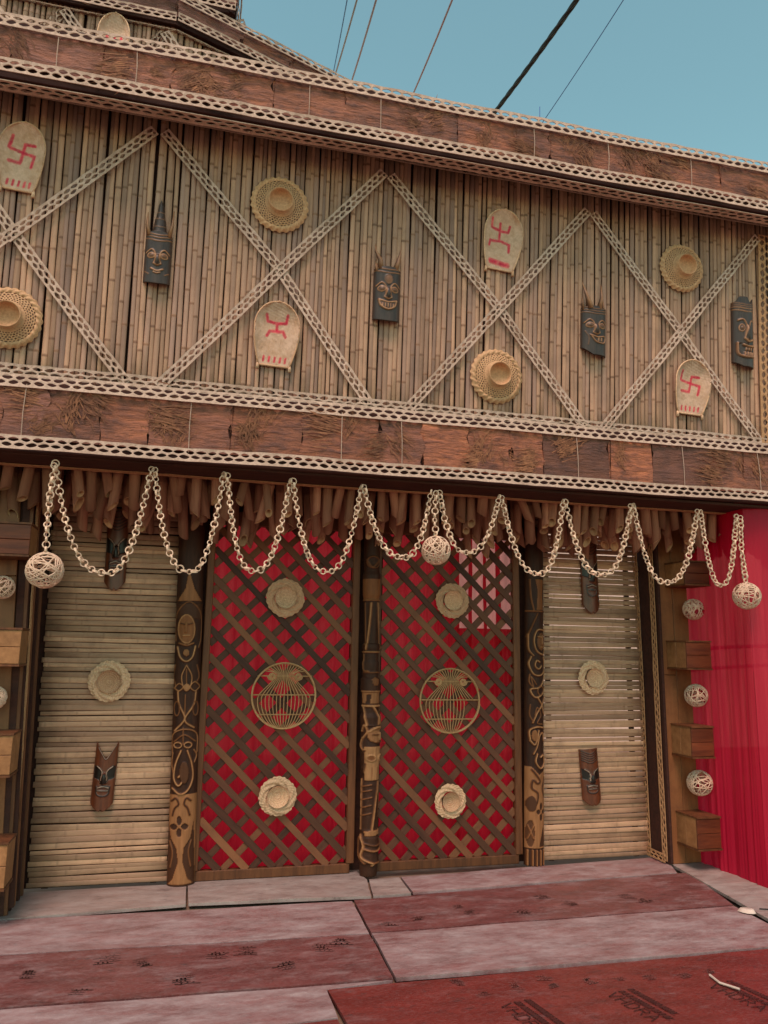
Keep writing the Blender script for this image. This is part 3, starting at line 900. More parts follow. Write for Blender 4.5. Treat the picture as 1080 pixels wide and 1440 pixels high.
# ================================================================== LATTICE DOORS
def lattice_door(label, x0, x1, z0, z1, pf, pb, cloth_gap=None):
    y = 0.20
    root = thing("lattice_door", label, "door", ((x0 + x1) / 2, y, 0.012))
    sp, wd = 0.130, 0.047
    for layer, (sgn, ref, yy) in enumerate(((-1, pf, y - .012), (1, pb, y))):
        # line z - zr = sgn * (x - xr) + k * sp * sqrt2
        for k in range(-26, 27):
            c = ref[2] - sgn * ref[0] + k * sp * math.sqrt(2) + rng.gauss(0, .006)
            pts = []
            for xx in (x0, x1):
                zz = sgn * xx + c
                if z0 <= zz <= z1: pts.append((xx, zz))
            for zz in (z0, z1):
                xx = (zz - c) / sgn
                if x0 < xx < x1: pts.append((xx, zz))
            if len(pts) < 2: continue
            a, b = Vector((pts[0][0], yy, pts[0][1])), Vector((pts[1][0], yy, pts[1][1]))
            if (b - a).length < .06: continue
            M = frame((a + b) / 2, (1, 0, 0), z=(0, 0, 1)) @ Matrix.Rotation(math.atan2((b - a).x, (b - a).z) + rng.gauss(0, .006), 4, 'Y')
            w_ = wd * rng.uniform(.88, 1.1)
            ob("lattice_slat", bevbox("lattice_slat", w_, .011, (b - a).length, .002), m_lat, root, M)
    fy = y - .025
    def bar(n_, xa, xb, za, zb, dy=0.0):
        ob(n_, bevbox(n_, xb - xa, .05, zb - za, .005), m_frame, root, T3((xa + xb) / 2, y + .022 + dy, (za + zb) / 2))
    bar("bottom_rail", x0 - .02, x1 + .02, 0.012, z0 + .005)
    bar("top_rail", x0 - .02, x1 + .02, z1 - .01, z1 + .09)
    bar("stile", x0 - .045, x0 + .005, z0 + .006, z1 - .012, -.004)
    bar("stile", x1 - .005, x1 + .05, z0 + .006, z1 - .012, -.004)
    return root
lattice_door("diagonal wooden lattice door hung between the face-carved post and the totem post", -1.115, -0.10, 0.07, 2.42, py(355, 1146, .2), py(344, 1190, .2))
lattice_door("diagonal wooden lattice door hung between the totem post and the vine-carved post", 0.11, 1.175, 0.07, 2.42, py(640, 1035, .2), py(600, 1170, .2))

def curtain(name, path, z0, z1, amp, seed, nz_=26, step=0.012, flare=0.0, name_mesh=None, wl_=0.085):
    """cloth hung along a ground path, gathered in folds; returns mesh in coordinates relative to path[0]"""
    P = [Vector((*p, 0)) for p in path]
    d = [(b - a).length for a, b in zip(P[:-1], P[1:])]
    tot = sum(d)
    n = int(tot / step)
    V, Fc = [], []
    for i in range(n + 1):
        s = tot * i / n
        k = 0; q = s
        while k < len(d) - 1 and q > d[k]:
            q -= d[k]; k += 1
        t = (P[k + 1] - P[k]).normalized()
        nn = Vector((t.y, -t.x, 0))
        base = P[k] + t * q
        for j in range(nz_ + 1):
            v = j / nz_
            z = z0 + (z1 - z0) * v
            f = (0.35 + 0.65 * (1 - v)) if flare else 1
            if wl_ is None:
                q1 = mnoise.noise((s * 7 + seed, v * .5, seed)); q2 = mnoise.noise((s * 22, v * .9, seed + 7)); q3 = mnoise.noise((s * 55, v * 1.3, seed + 3))
                q4 = mnoise.noise((s * 3, v * 4, seed + 11))
                V.append(base + nn * amp * f * (2.0 * q1 + 1.3 * q2 + .6 * q3 + .5 * q4) + Vector((0, 0, z)) - P[0])
                continue
            ph = s / wl_ * 6.28 + 2.2 * mnoise.noise((s * 3, seed, v * .8))
            o = amp * f * (math.sin(ph) + .6 * math.sin(ph * 2.3 + seed) * mnoise.noise((s * 5, v * 1.5, seed)) + 1.2 * mnoise.noise((s * 6, v * 2.0, seed + 3)))
            V.append(base + nn * o + Vector((0, 0, z)) + t * (0.01 * mnoise.noise((s * 8, v * 3, seed))) - P[0])
    for i in range(n):
        for j in range(nz_):
            a = i * (nz_ + 1) + j
            Fc.append((a, a + nz_ + 1, a + nz_ + 2, a + 1))
    return mesh(name, V, Fc, True), T3(P[0].x, P[0].y, 0)
me, M = curtain("red_curtain", [(-1.2, .30), (-.02, .30)], 0.02, 2.6, .014, 1, wl_=None, step=.008)
tag(ob("red_curtain", me, m_red, None, M), "gathered red satin curtain behind the lattice door between face post and totem post", "curtain")
me, M = curtain("red_curtain", [(.0, .30), (.78, .30)], 0.02, 2.6, .014, 2, wl_=None, step=.008)
tag(ob("red_curtain", me, m_red, None, M), "gathered red satin curtain behind the lattice door beside the vine-carved post", "curtain")
# upper gap in the right-hand cloth; added pink sheet tints the light there
v0 = [(.74, .315), (1.3, .315)]
me, M = curtain("red_curtain", v0, 0.02, 1.72, .014, 5)
tag(ob("red_curtain", me, m_red, None, M), "short red cloth at the foot of the lattice door, next to the vine-carved post", "curtain")
me, M = curtain("pink_light_sheet", [(.6, .40), (1.5, .40)], 1.2, 2.6, .012, 8, wl_=.16)
tag(ob("pink_light_sheet", me, m_pink, None, M), "thin pink sheet added to tint the light in upper lattice diamonds by the vine-carved post", "curtain")
for i, x in enumerate((.86, .985, 1.09)):
    me, M = curtain("red_cloth_strip", [(x, .33), (x + (.035, .028, .05)[i], .335)], 1.5, 2.5, .004, 12 + i, step=.006)
    tag(ob("red_cloth_strip", me, m_red, None, M), "narrow red cloth strip hanging in a bright gap behind the upper lattice diamonds", "cloth", "red strips behind the lattice")
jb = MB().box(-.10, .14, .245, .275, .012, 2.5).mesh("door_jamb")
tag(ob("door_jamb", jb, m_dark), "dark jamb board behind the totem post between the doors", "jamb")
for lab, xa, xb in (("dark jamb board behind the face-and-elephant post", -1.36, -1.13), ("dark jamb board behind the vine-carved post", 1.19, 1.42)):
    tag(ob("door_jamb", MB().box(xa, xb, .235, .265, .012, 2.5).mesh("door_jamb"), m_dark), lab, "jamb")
hd = MB().box(-2.4, 2.6, .23, .27, 2.50, 2.76).mesh("light_block_beam")  # added to shut light out of the pipe cavity
tag(ob("light_block_beam", hd, m_dark), "dark header beam added above the lattice doors to keep the bamboo pipe cavity dark", "beam")

# ================================================================== CARVED POSTS
def post_map(xt, yt, xb, yb, zt, zb, half):
    """crop pixel -> (u metres, z metres): the post axis runs from crop (xt,yt) to (xb,yb)"""
    def f(x, y, hw=0.085):
        k = (y - yt) / (yb - yt)
        xc = xt + (xb - xt) * k
        return ((x - xc) / half * hw, zt + (zb - zt) * k)
    return f
def half_post(name, label, xb, xt, z1, hw, marks, depth=.07, c0=0.0, foot=None):
    root = thing(name, label, "post", (xb, .165, 0.01))
    nz_, nx_ = 520, 41
    u = np.linspace(-1, 1, nx_)
    zz = np.linspace(0, z1, nz_)
    U, Z = np.meshgrid(u, zz)
    D = depth * np.sqrt(np.clip(1.02 - U * U, 0, 1)) + .004
    me = relief("carved_trunk", U * hw, Z, D, marks, th=.03, c0=c0)
    M = T3(xb, .165, .01) @ Matrix.Rotation(math.atan2(xt - xb, z1), 4, 'Y')
    ob("carved_trunk", me, m_carve, root, M)
    return root, M
def strokes(fm, hw, L):
    out = []
    for it in L:
        k = it[0]
        if k == 's':
            pts = [fm(x, y, hw) for x, y in it[1]]
            if len(pts) > 2: pts = [tuple(p) for p in spline(pts, 5)]
            out.append(('s', pts, it[2], it[3] * 1.5, it[4]))
        elif k == 'l':
            out.append(('s', [fm(x, y, hw) for x, y in it[1]], it[2], it[3] * 1.5, it[4]))
        elif k == 'p':
            out.append(('p', [fm(x, y, hw) for x, y in it[1]], it[2], it[3]))
        elif k == 'e':      # ellipse outline
            _, cx, cy, rx, ry, wd, h, c = it
            out.append(('s', [fm(x, y, hw) for x, y in ell(cx, cy, rx, ry)], wd, h * 1.5, c))
        elif k == 'd':      # filled ellipse
            _, cx, cy, rx, ry, h, c = it
            out.append(('p', [fm(x, y, hw) for x, y in ell(cx, cy, rx, ry)], h, c))
    return out
W1, W2 = .0045, .0065
fm = post_map(124, 320, 92, 1345, 1.84, 0.0, 50)
LP = [('p', [(122, 200), (108, 270), (78, 318), (170, 318), (142, 270)], .004, .6), ('p', [(70, 330), (175, 330), (175, 385), (70, 385)], .004, .12),
      ('s', [(72, 470), (74, 370), (120, 322), (165, 360), (168, 450), (158, 495)], W1, .006, .45), ('d', 112, 425, 30, 52, .010, .5), ('e', 112, 425, 32, 54, W1, .008, .85),
      ('l', [(90, 404), (106, 408)], .004, .012, .05), ('l', [(118, 408), (134, 404)], .004, .012, .05), ('l', [(111, 405), (109, 436)], .006, .016, .62),
      ('l', [(98, 449), (124, 449)], .004, .012, .9), ('s', [(84, 478), (112, 486), (138, 478)], W2, .006, .6),
      ('s', [(78, 492), (88, 530), (111, 546), (134, 530), (146, 490)], W2, .007, .95), ('d', 111, 514, 12, 13, .007, .6), ('s', [(70, 560), (64, 600), (72, 640)], W1, .005, .5),
      ('s', [(112, 560), (94, 600), (100, 640), (112, 655), (126, 640), (132, 600), (112, 560)], W1, .006, .85), ('l', [(112, 575), (112, 640)], .004, .005, .6),
      ('s', [(66, 645), (84, 628), (100, 640), (84, 655), (66, 645)], W1, .006, .8), ('s', [(164, 640), (144, 622), (126, 640), (144, 656), (164, 640)], W1, .006, .8),
      ('d', 113, 641, 13, 13, .010, .7), ('s', [(152, 560), (160, 600), (152, 620)], W1, .005, .5), ('s', [(80, 660), (84, 700), (104, 745), (110, 770), (140, 790)], W2, .007, .85),
      ('s', [(148, 660), (140, 705), (112, 745), (98, 770), (68, 800)], W2, .007, .85), ('l', [(108, 670), (106, 740)], W1, .005, .5), ('e', 76, 720, 10, 26, W1, .004, .4), ('e', 146, 720, 10, 26, W1, .004, .4),
      ('s', [(60, 880), (62, 815), (104, 795), (150, 812), (152, 880)], W1, .006, .75), ('s', [(66, 840), (104, 815), (146, 840)], W1, .005, .5),
      ('e', 80, 852, 14, 10, W1, .007, .95), ('e', 118, 852, 14, 10, W1, .007, .95), ('s', [(100, 790), (100, 850)], W1, .004, .5),
      ('s', [(92, 872), (72, 920), (66, 970), (82, 996), (98, 978), (94, 958), (82, 966)], W2, .010, .95), ('s', [(116, 872), (132, 920), (136, 970), (118, 1012), (88, 1026), (60, 1005)], W2, .008, .85),
      ('s', [(140, 870), (150, 890), (142, 915)], W1, .006, .75), ('s', [(62, 880), (58, 920), (64, 950)], W1, .006, .75), ('d', 104, 950, 18, 40, .008, .18),
      ('p', [(35, 1028), (165, 1028), (160, 1352), (30, 1352)], .002, .64),
      ('s', [(58, 1050), (74, 1040), (84, 1060), (70, 1075), (62, 1100)], W2, .006, .05), ('s', [(128, 1050), (112, 1040), (104, 1060), (116, 1075), (124, 1100)], W2, .006, .05),
      ('d', 86, 1118, 9, 16, -.004, .08), ('d', 86, 1160, 9, 16, -.004, .08), ('d', 66, 1140, 13, 10, -.004, .08), ('d', 106, 1140, 13, 10, -.004, .08),
      ('p', [(48, 1120), (56, 1180), (76, 1215), (82, 1262), (62, 1320), (40, 1345)], -.003, .12), ('p', [(140, 1120), (128, 1180), (102, 1215), (98, 1262), (116, 1320), (142, 1345)], -.003, .12),
      ('s', [(52, 1190), (62, 1230), (54, 1280)], W1, .004, .45), ('s', [(130, 1190), (120, 1230), (128, 1280)], W1, .004, .45), ('p', [(30, 1338), (165, 1338), (165, 1352), (30, 1352)], 0, .1)]
half_post("carved_post", "half-log post carved with a face, a flower and an elephant head", -1.215, -1.285, 2.5, .088, strokes(fm, .088, LP))
fm = post_map(148, 250, 152, 1370, 2.10, 0.0, 40)
RP = [('s', [(120, 255), (125, 330), (135, 380)], W2, .006, .5), ('p', [(140, 255), (150, 300), (146, 380), (180, 380), (172, 320), (178, 255)], .006, .5),
      ('s', [(110, 385), (185, 385)], W2, .006, .5), ('s', [(112, 490), (135, 430), (150, 395)], W2, .008, .4), ('s', [(116, 480), (118, 540), (134, 565)], W2, .008, .75),
      ('s', [(186, 462), (150, 462), (136, 500), (146, 545), (178, 560), (186, 540)], W2, .009, .95), ('d', 168, 508, 20, 36, .009, .4), ('l', [(150, 488), (166, 490)], .004, .012, .9),
      ('l', [(170, 484), (170, 518)], .005, .014, .7), ('l', [(160, 530), (182, 530)], .004, .012, .85), ('s', [(126, 570), (118, 600), (136, 640), (170, 640), (186, 610), (180, 570)], W2, .009, .9),
      ('s', [(160, 590), (146, 585), (140, 605), (154, 618), (168, 606)], W2, .008, .9), ('s', [(186, 590), (184, 650), (160, 690), (124, 700), (140, 730), (170, 720), (188, 690)], W2, .008, .95),
      ('e', 165, 704, 14, 18, W1, .008, .6), ('s', [(122, 640), (120, 670), (134, 690), (126, 650), (146, 680)], W1, .006, .6), ('s', [(150, 730), (170, 760), (180, 790), (186, 800)], W2, .008, .85),
      ('s', [(186, 730), (172, 760), (150, 790), (132, 830)], W2, .008, .85), ('s', [(124, 760), (122, 800), (136, 830)], W1, .006, .5), ('s', [(140, 800), (150, 770), (166, 800), (150, 830), (176, 836)], W1, .006, .5),
      ('s', [(124, 900), (122, 860), (150, 846), (186, 850)], W2, .009, .9), ('s', [(124, 900), (140, 915), (150, 890), (156, 860)], W2, .008, .9), ('d', 140, 880, 12, 22, .008, .55),
      ('s', [(136, 950), (150, 920), (160, 880), (176, 870), (180, 900)], W2, .008, .8), ('s', [(150, 950), (144, 980), (164, 1005), (184, 985), (178, 955), (164, 962)], W2, .010, .95),
      ('p', [(108, 1000), (130, 1000), (160, 1030), (190, 1010), (190, 1305), (108, 1305)], .002, .64),
      ('s', [(130, 1010), (160, 1050), (150, 1062), (134, 1050), (130, 1080), (152, 1100), (146, 1140), (120, 1150)], .008, .006, .1), ('d', 130, 1140, 18, 30, .004, .15), ('d', 127, 1250, 15, 50, -.003, .2),
      ('s', [(118, 1220), (138, 1270)], W1, .004, .6), ('s', [(138, 1220), (118, 1270)], W1, .004, .6), ('d', 168, 1150, 6, 14, -.003, .08), ('d', 168, 1190, 6, 14, -.003, .08), ('d', 156, 1170, 8, 9, -.003, .08), ('d', 180, 1170, 8, 9, -.003, .08),
      ('s', [(184, 1040), (172, 1080), (182, 1110)], .008, .005, .1), ('p', [(180, 1220), (160, 1300), (190, 1300)], -.003, .12)]
RP += [('p', [(105, 1308), (192, 1308), (192, 1372), (105, 1372)], -.004, .06)] + [('l', [(118 + 16 * i, 1312), (118 + 16 * i, 1368)], .006, .010, .7) for i in range(5)]
half_post("carved_post", "half-log post carved with a face, curling vines and a bird", 1.30, 1.345, 2.5, .078, strokes(fm, .078, RP))
# totem post: a round trunk whose radius steps from figure to figure
def totem():
    root = thing("totem_post", "slim totem post of stacked carved figures standing between the two lattice doors", "post", (.035, .12, .01))
    z1 = 2.5
    nz_, nx_ = 560, 56
    zz = np.linspace(0, z1, nz_)
    th = np.linspace(-math.pi, math.pi, nx_)
    TH, Z = np.meshgrid(th, zz)
    fmt = post_map(98, 120, 78, 1395, 2.235, 0.0, 33)
    U = TH / (math.pi / 2) * .066                    # drawing coordinate: +-0.066 is the visible half
    prof = [(0, .06), (.08, .066), (.09, .072), (.25, .07), (.27, .062), (.30, .062), (.31, .058), (.6, .062), (.63, .060), (.80, .066), (.86, .07), (.97, .062), (1.0, .068), (1.06, .072), (1.09, .06),
            (1.24, .064), (1.25, .07), (1.33, .07), (1.335, .06), (1.44, .062), (1.46, .056), (1.53, .058), (1.54, .062), (1.57, .062), (1.58, .05), (1.9, .058), (1.93, .064), (2.07, .066), (2.1, .056), (2.2, .06), (2.5, .055)]
    rad = np.interp(Z, [p[0] for p in prof], [p[1] for p in prof])
    Lm = [('p', [(55, 230), (140, 230), (140, 315), (55, 315)], .0, .5), ('s', [(80, 150), (95, 180), (115, 150)], W2, .006, .3), ('e', 98, 160, 18, 24, W1, .006, .35),
          ('l', [(62, 318), (136, 318)], .005, .005, .7), ('s', [(90, 330), (84, 420), (74, 520)], W2, .006, .8), ('s', [(110, 330), (116, 420), (126, 520)], W2, .006, .8),
          ('l', [(72, 330), (70, 500)], W1, .004, .5), ('l', [(60, 530), (130, 530)], .006, .006, .8), ('s', [(66, 540), (66, 600), (80, 608)], W2, .006, .55), ('l', [(66, 612), (126, 612)], W1, .004, .4), ('p', [(88, 640), (98, 630), (108, 640), (104, 665), (92, 665)], .003, .4),
          ('l', [(60, 688), (136, 688)], .006, .006, .8), ('p', [(60, 692), (138, 692), (136, 735), (62, 735)], .002, .62), ('p', [(76, 700), (86, 700), (84, 735), (72, 735)], -.004, .08), ('p', [(112, 700), (124, 700), (126, 722), (114, 722)], -.004, .08),
          ('l', [(60, 745), (132, 745)], .008, .006, .9), ('s', [(66, 750), (76, 820)], W2, .006, .85), ('s', [(92, 750), (104, 780), (104, 818)], W2, .006, .85), ('s', [(124, 750), (112, 818)], W2, .006, .85),
          ('s', [(62, 845), (70, 820), (76, 845), (66, 870)], W2, .008, .75), ('l', [(80, 822), (130, 822)], .005, .004, .1), ('d', 104, 858, 28, 34, .009, .62), ('s', [(80, 845), (104, 828), (130, 845)], W2, .010, .9),
          ('l', [(88, 856), (100, 858)], .004, .012, .1), ('l', [(110, 858), (122, 856)], .004, .012, .1), ('l', [(105, 850), (105, 876)], .005, .016, .8), ('l', [(96, 886), (114, 886)], .004, .012, .15),
          ('s', [(64, 870), (60, 900), (72, 930)], W2, .008, .7), ('p', [(70, 905), (130, 905), (126, 1035), (66, 1035)], .005, .82), ('d', 84, 948, 9, 11, .009, .5), ('e', 84, 948, 10, 12, W1, .009, .9), ('d', 113, 948, 9, 11, .009, .5), ('e', 113, 948, 10, 12, W1, .009, .9),
          ('s', [(62, 990), (70, 970), (64, 1005)], W2, .006, .12), ('l', [(86, 985), (84, 1030)], .003, .004, .55), ('l', [(100, 985), (100, 1030)], .003, .004, .55), ('l', [(114, 985), (114, 1030)], .003, .004, .55), ('l', [(70, 920), (64, 930)], .006, .004, .08),
          ('s', [(58, 1030), (56, 1120), (52, 1220)], W2, .006, .85), ('s', [(104, 1040), (94, 1130), (84, 1222)], W2, .006, .8), ('s', [(118, 1040), (116, 1130), (124, 1215)], W2, .006, .8),
          ('l', [(54, 1080), (84, 1070)], W1, .004, .5), ('l', [(54, 1110), (84, 1098)], W1, .004, .5), ('l', [(54, 1140), (82, 1128)], W1, .004, .5), ('l', [(52, 1170), (82, 1158)], W1, .004, .5), ('l', [(52, 1060), (84, 1050)], W1, .004, .5),
          ('p', [(64, 1225), (122, 1220), (120, 1240), (66, 1244)], .006, .7), ('s', [(54, 1240), (64, 1280), (58, 1320), (84, 1345), (82, 1352)], W2, .007, .9), ('s', [(64, 1290), (90, 1300), (116, 1288)], .007, .007, .65),
          ('s', [(66, 1270), (92, 1280), (118, 1268)], .005, .005, .3), ('s', [(50, 1250), (48, 1310), (66, 1345)], W2, .006, .5), ('l', [(90, 1345), (116, 1345)], .008, .004, .5)]
    marks = strokes(fmt, .066, Lm)
    H, Cc = np.zeros(U.shape), np.full(U.shape, 0.06)
    nzx = [np.array([mnoise.noise((float(a) * 2, float(b) * 14, 2)) for a in th]) for b in zz[::8]]
    for mk in marks:
        if mk[0] == 's':
            f = np.clip(1.35 - seg_dist(U, Z, mk[1]) / mk[2], 0, 1); H = H * (1 - f) + mk[3] * f; Cc = Cc * (1 - f) + mk[4] * f
        else:
            i = in_poly(U, Z, mk[1]); H = np.where(i, mk[2], H); Cc = np.where(i, mk[3], Cc)
    R_ = rad + H + .002 * np.repeat(np.array(nzx), 8, 0)[:nz_]
    V = np.stack([R_ * np.sin(TH), -R_ * np.cos(TH), Z], -1).reshape(-1, 3)
    Fc = [(j * nx_ + i, j * nx_ + i + 1, (j + 1) * nx_ + i + 1, (j + 1) * nx_ + i) for j in range(nz_ - 1) for i in range(nx_ - 1)]
    Fc.append(tuple(range(nx_ - 2, -1, -1)))
    ob("carved_trunk", mesh("carved_trunk", V, Fc, True, Cc.reshape(-1)), m_carve, root, T3(.04, .12, .01) @ Matrix.Rotation(-.008, 4, 'Y'))
totem()

# ================================================================== PLANK COLUMNS, BOXES, SIDE STRIPS
def plank_column(label, xs, y, z1, lean):
    root = thing("plank_column", label, "column", ((xs[0] + xs[-1]) / 2, y, 0.012))
    Mr = T3(xs[0], y, .012) @ Matrix.Rotation(lean, 4, 'Y') @ T3(-xs[0], -y, -.012)
    for a, b in zip(xs[:-1], xs[1:]):
        z = .012
        while z < z1:
            l = min(rng.uniform(.9, 1.5), z1 - z)
            if z1 - z - l < .4: l = z1 - z
            ob("plank", bevbox("plank", b - a - .004, .022 + rng.uniform(0, .004), l - .003, .003), m_plank, root, Mr @ T3((a + b) / 2, y + .022, z + l / 2))
            z += l
    ob('backing_board', MB().box(xs[0], xs[-1] + (.07 if xs[0] < 0 else -.01), y + .024, y + .04, .012, z1).mesh('backing_board'), m_dark, root, Mr)
    return root, Mr
rc, Mrc = plank_column("plank column beside the red curtain, carrying wooden boxes", [2.315, 2.44, 2.575], -.05, 2.68, -.004)
ob("edge_strip", bevbox("edge_strip", .02, .03, 2.6, .004), m_dark, rc, Mrc @ T3(2.306, -.048, 1.32))
lc, Mlc = plank_column("plank column with wooden boxes beside the face-and-elephant post's slat panel", [-2.95, -2.80, -2.64, -2.49, -2.335, -2.215], -.29, 2.68, -.045)
# dark return strip on the right, with cane tapes on both edges
pr = thing("side_pilaster", "dark brown side strip edged with brown cane tapes, between slat panel and boxes", "pilaster", (2.31, .1, .012))
ob("side_board", MB().box(2.297, 2.33, -.045, .25, .012, 2.7).mesh("side_board"), m_dark, pr)
tape(pr, (2.294, .195, .012), (2.27, .195, 2.6), .06, m_tape_b, up=(0, 1, 0), name="edge_tape", pitch=.055)
tape(pr, (2.294, -.01, .03), (2.28, -.01, 2.6), .06, m_tape_b, up=(0, 1, 0), name="edge_tape", pitch=.055)
tape(pr, (2.292, .20, .05), (2.292, -.03, .05), .06, m_tape_b, up=(0, 0, 1), name="foot_tape", pitch=.055, lift=.01)
pl = thing("side_pilaster", "dark battered side strip between orange plank column and slat panel", "pilaster", (-2.19, 0, .012))
Ml = T3(-2.19, 0, .012) @ Matrix.Rotation(-.03, 4, 'Y') @ T3(2.19, 0, -.012)
ob("side_board", MB().box(-2.235, -2.195, -.285, .24, .012, 2.7).mesh("side_board"), m_dark, pl, Ml)
for i, (yy, wd_) in enumerate(((-.27, .02), (-.19, .03), (-.1, .025), (.0, .035), (.09, .03))):
    ob("batten", MB().box(-2.197, -2.175 + .004 * i, yy - wd_ / 2, yy + wd_ / 2, .012, 2.65).mesh("batten"), (m_frame, m_dark, m_lat, m_dark, m_lat)[i], pl, Ml)
tape(pl, Ml @ Vector((-2.172, -.21, .05)), Ml @ Vector((-2.172, -.21, 2.6)), .05, m_tape_b, up=(0, -1, 0), name="edge_tape", pitch=.05)

def crate(label, x0, x1, yb, yf, z0, z1, rz=0.0, light=None):
    root = thing("wooden_box", label, "box", (x0, yb, z0), "wooden boxes on the plank columns")
    L_, D_, H_ = x1 - x0, yb - yf, z1 - z0
    t = .014
    B = T3((x0 + x1) / 2, yb, (z0 + z1) / 2) @ Matrix.Rotation(rz, 4, 'Y')
    hs = H_ / 2
    for k in range(2):
        ob("front_board", bevbox("front_board", L_, t, hs - .003, .002), m_boxfront if light is None else light, root, B @ T3(0, -D_ + t, -hs / 2 + k * hs))
    for sx in (-1, 1):
        ends = 2
        for k in range(ends):
            w_ = (D_ - t) / ends
            ob("end_board", bevbox("end_board", w_ - .002, t, H_, .002), m_boxend, root, B @ T3(sx * (L_ / 2 - t), -w_ * (k + .5), 0) @ Matrix.Rotation(sx * math.pi / 2, 4, 'Z'))
    ob("lid", MB().box(-L_ / 2 - .004, L_ / 2 + .004, -D_ - .006, 0, hs + .001, hs + .013).mesh("lid"), m_frame, root, B)
    ob("bottom", MB().box(-L_ / 2 - .004, L_ / 2 + .004, -D_ - .006, 0, -hs - .013, -hs - .001).mesh("bottom"), m_frame, root, B)
def crate_px(label, pts, yb, yf):
    (a, b), (c, d) = pts
    p, q = py(a, b, yf), py(c, d, yf)
    crate(label, p[0], q[0], yb, yf, q[2], p[2])
crate_px("dark wooden box on plank column by the sheer curtain, topmost, behind the ring chains", ((962, 790), (1000, 822)), -.05, -.30)
crate_px("wooden box on plank column by the sheer curtain, second from top", ((965, 903), (1001, 940)), -.05, -.30)
crate_px("wooden box on plank column by the sheer curtain, second from the floor", ((972, 1024), (1005, 1064)), -.05, -.30)
crate_px("wooden box on plank column by the sheer curtain, lowest, just above the floor", ((980, 1152), (1015, 1193)), -.05, -.30)
for (lab, a, b, c, d) in (("yellowish wooden box on the left plank column, second from top", -20, 885, 26, 934),
                          ("yellowish wooden box on the left plank column, second from the floor", -28, 1035, 13, 1090),
                          ("yellowish wooden box on the left plank column, lowest near the floor", -40, 1190, 5, 1250),
                          ("dark wooden box on the left plank column, topmost, shaded by bamboo pipes", -15, 735, 40, 780)):
    lab = lab.replace("the left plank column", "the plank column beside the elephant-post panel")
    p, q = py(a, b, -.52), py(c, d, -.52)
    crate(lab, p[0] - .06, q[0], -.30, -.52, q[2], p[2], light=m_boxend if b > 800 else None)

# sheer curtain closing the right side
me, M = curtain("sheer_curtain", [(2.50, .03), (2.575, -.02), (2.60, -.40), (2.60, -.70), (2.70, -.74), (4.5, -.74)], 0.011, 2.66, .010, 21, flare=1, nz_=60, wl_=None, step=.006)
tag(ob("sheer_curtain", me, m_sheer, None, M), "sheer bright red curtain draped from canopy to floor beside the wooden boxes", "curtain")
for i, (z_, y_) in enumerate(((1.62, .5), (1.42, .9), (.55, .6))):  # added pale bars stand in for reflected light streaks on the sheer cloth
    v, f = tube([(2.75, y_ - .4, z_ - .03), (3.4, y_, z_), (4.6, y_ + .5, z_ + .04)], .016, 8)
    tag(ob("pale_streak", mesh("pale_streak", v, f), m_white), "pale rail of light on the sheer red curtain, modelled as an added bar", "streak", "added light streaks behind the sheer curtain")

# ================================================================== WALL-HUNG THINGS
def wall_at(a, b, off=0.012):
    """matrix on the leaning wall at a pixel and the metres per pixel across and up there"""
    p = wp(a, b, off)
    sx = (wp(a + 8, b, off)[0] - wp(a - 8, b, off)[0]) / 16
    sz = (wp(a, b - 8, off)[2] - wp(a, b + 8, off)[2]) / 16
    return T3(*p) @ Matrix.Rotation(LEAN, 4, 'X'), sx, sz
def face_at(a, b, y):
    p = py(a, b, y)
    sx = (py(a + 8, b, y)[0] - py(a - 8, b, y)[0]) / 16
    sz = (py(a, b - 8, y)[2] - py(a, b + 8, y)[2]) / 16
    return T3(*p), sx, sz
def column_grid(hw, zb, zt, nx_=49, nz_=90, twist=None):
    """grid whose bottom and top edges are functions of u in -1..1"""
    u = np.sin(np.linspace(-math.pi / 2, math.pi / 2, nx_))
    t = np.linspace(0, 1, nz_)
    U, Tt = np.meshgrid(u, t)
    B = np.vectorize(zb)(U); Tp = np.vectorize(zt)(U)
    return U, U * hw, B + (Tp - B) * Tt
def spike(path, r0, name="horn"):
    n = len(path)
    v, f = tube(path, [1.25 * r0 * (1 - i / (n - 1)) + .002 for i in range(n)], 7)
    return mesh(name, v, f, True, [0.22 + 0.5 * (k % 7 in (0, 1)) for k in range(len(v))])
def place_mask(label, M, hw, H, depth, marks, zb, zt, horns=(), extra=None, mat=None, tilt=0.0, c0=0.0):
    M = M @ Matrix.Rotation(tilt, 4, 'Y')
    root = thing("wall_mask", label, "mask", M)
    U, X, Z = column_grid(hw, zb, zt)
    D = depth * np.sqrt(np.clip(1.0 - U * U * .98, 0, 1))
    ob("face", relief("face", X, Z, D, marks, th=.012, c0=c0), mat or m_mask, root, M)
    for h in horns:
        ob("horn", spike(*h), mat or m_mask, root, M)
    if extra:
        extra(root, M)
    return root
def S_(pts, w_=.005, h=-.003, c=.9, sm=True):
    return ('s', [tuple(p) for p in spline(pts, 5)] if sm and len(pts) > 2 else pts, w_, h, c)
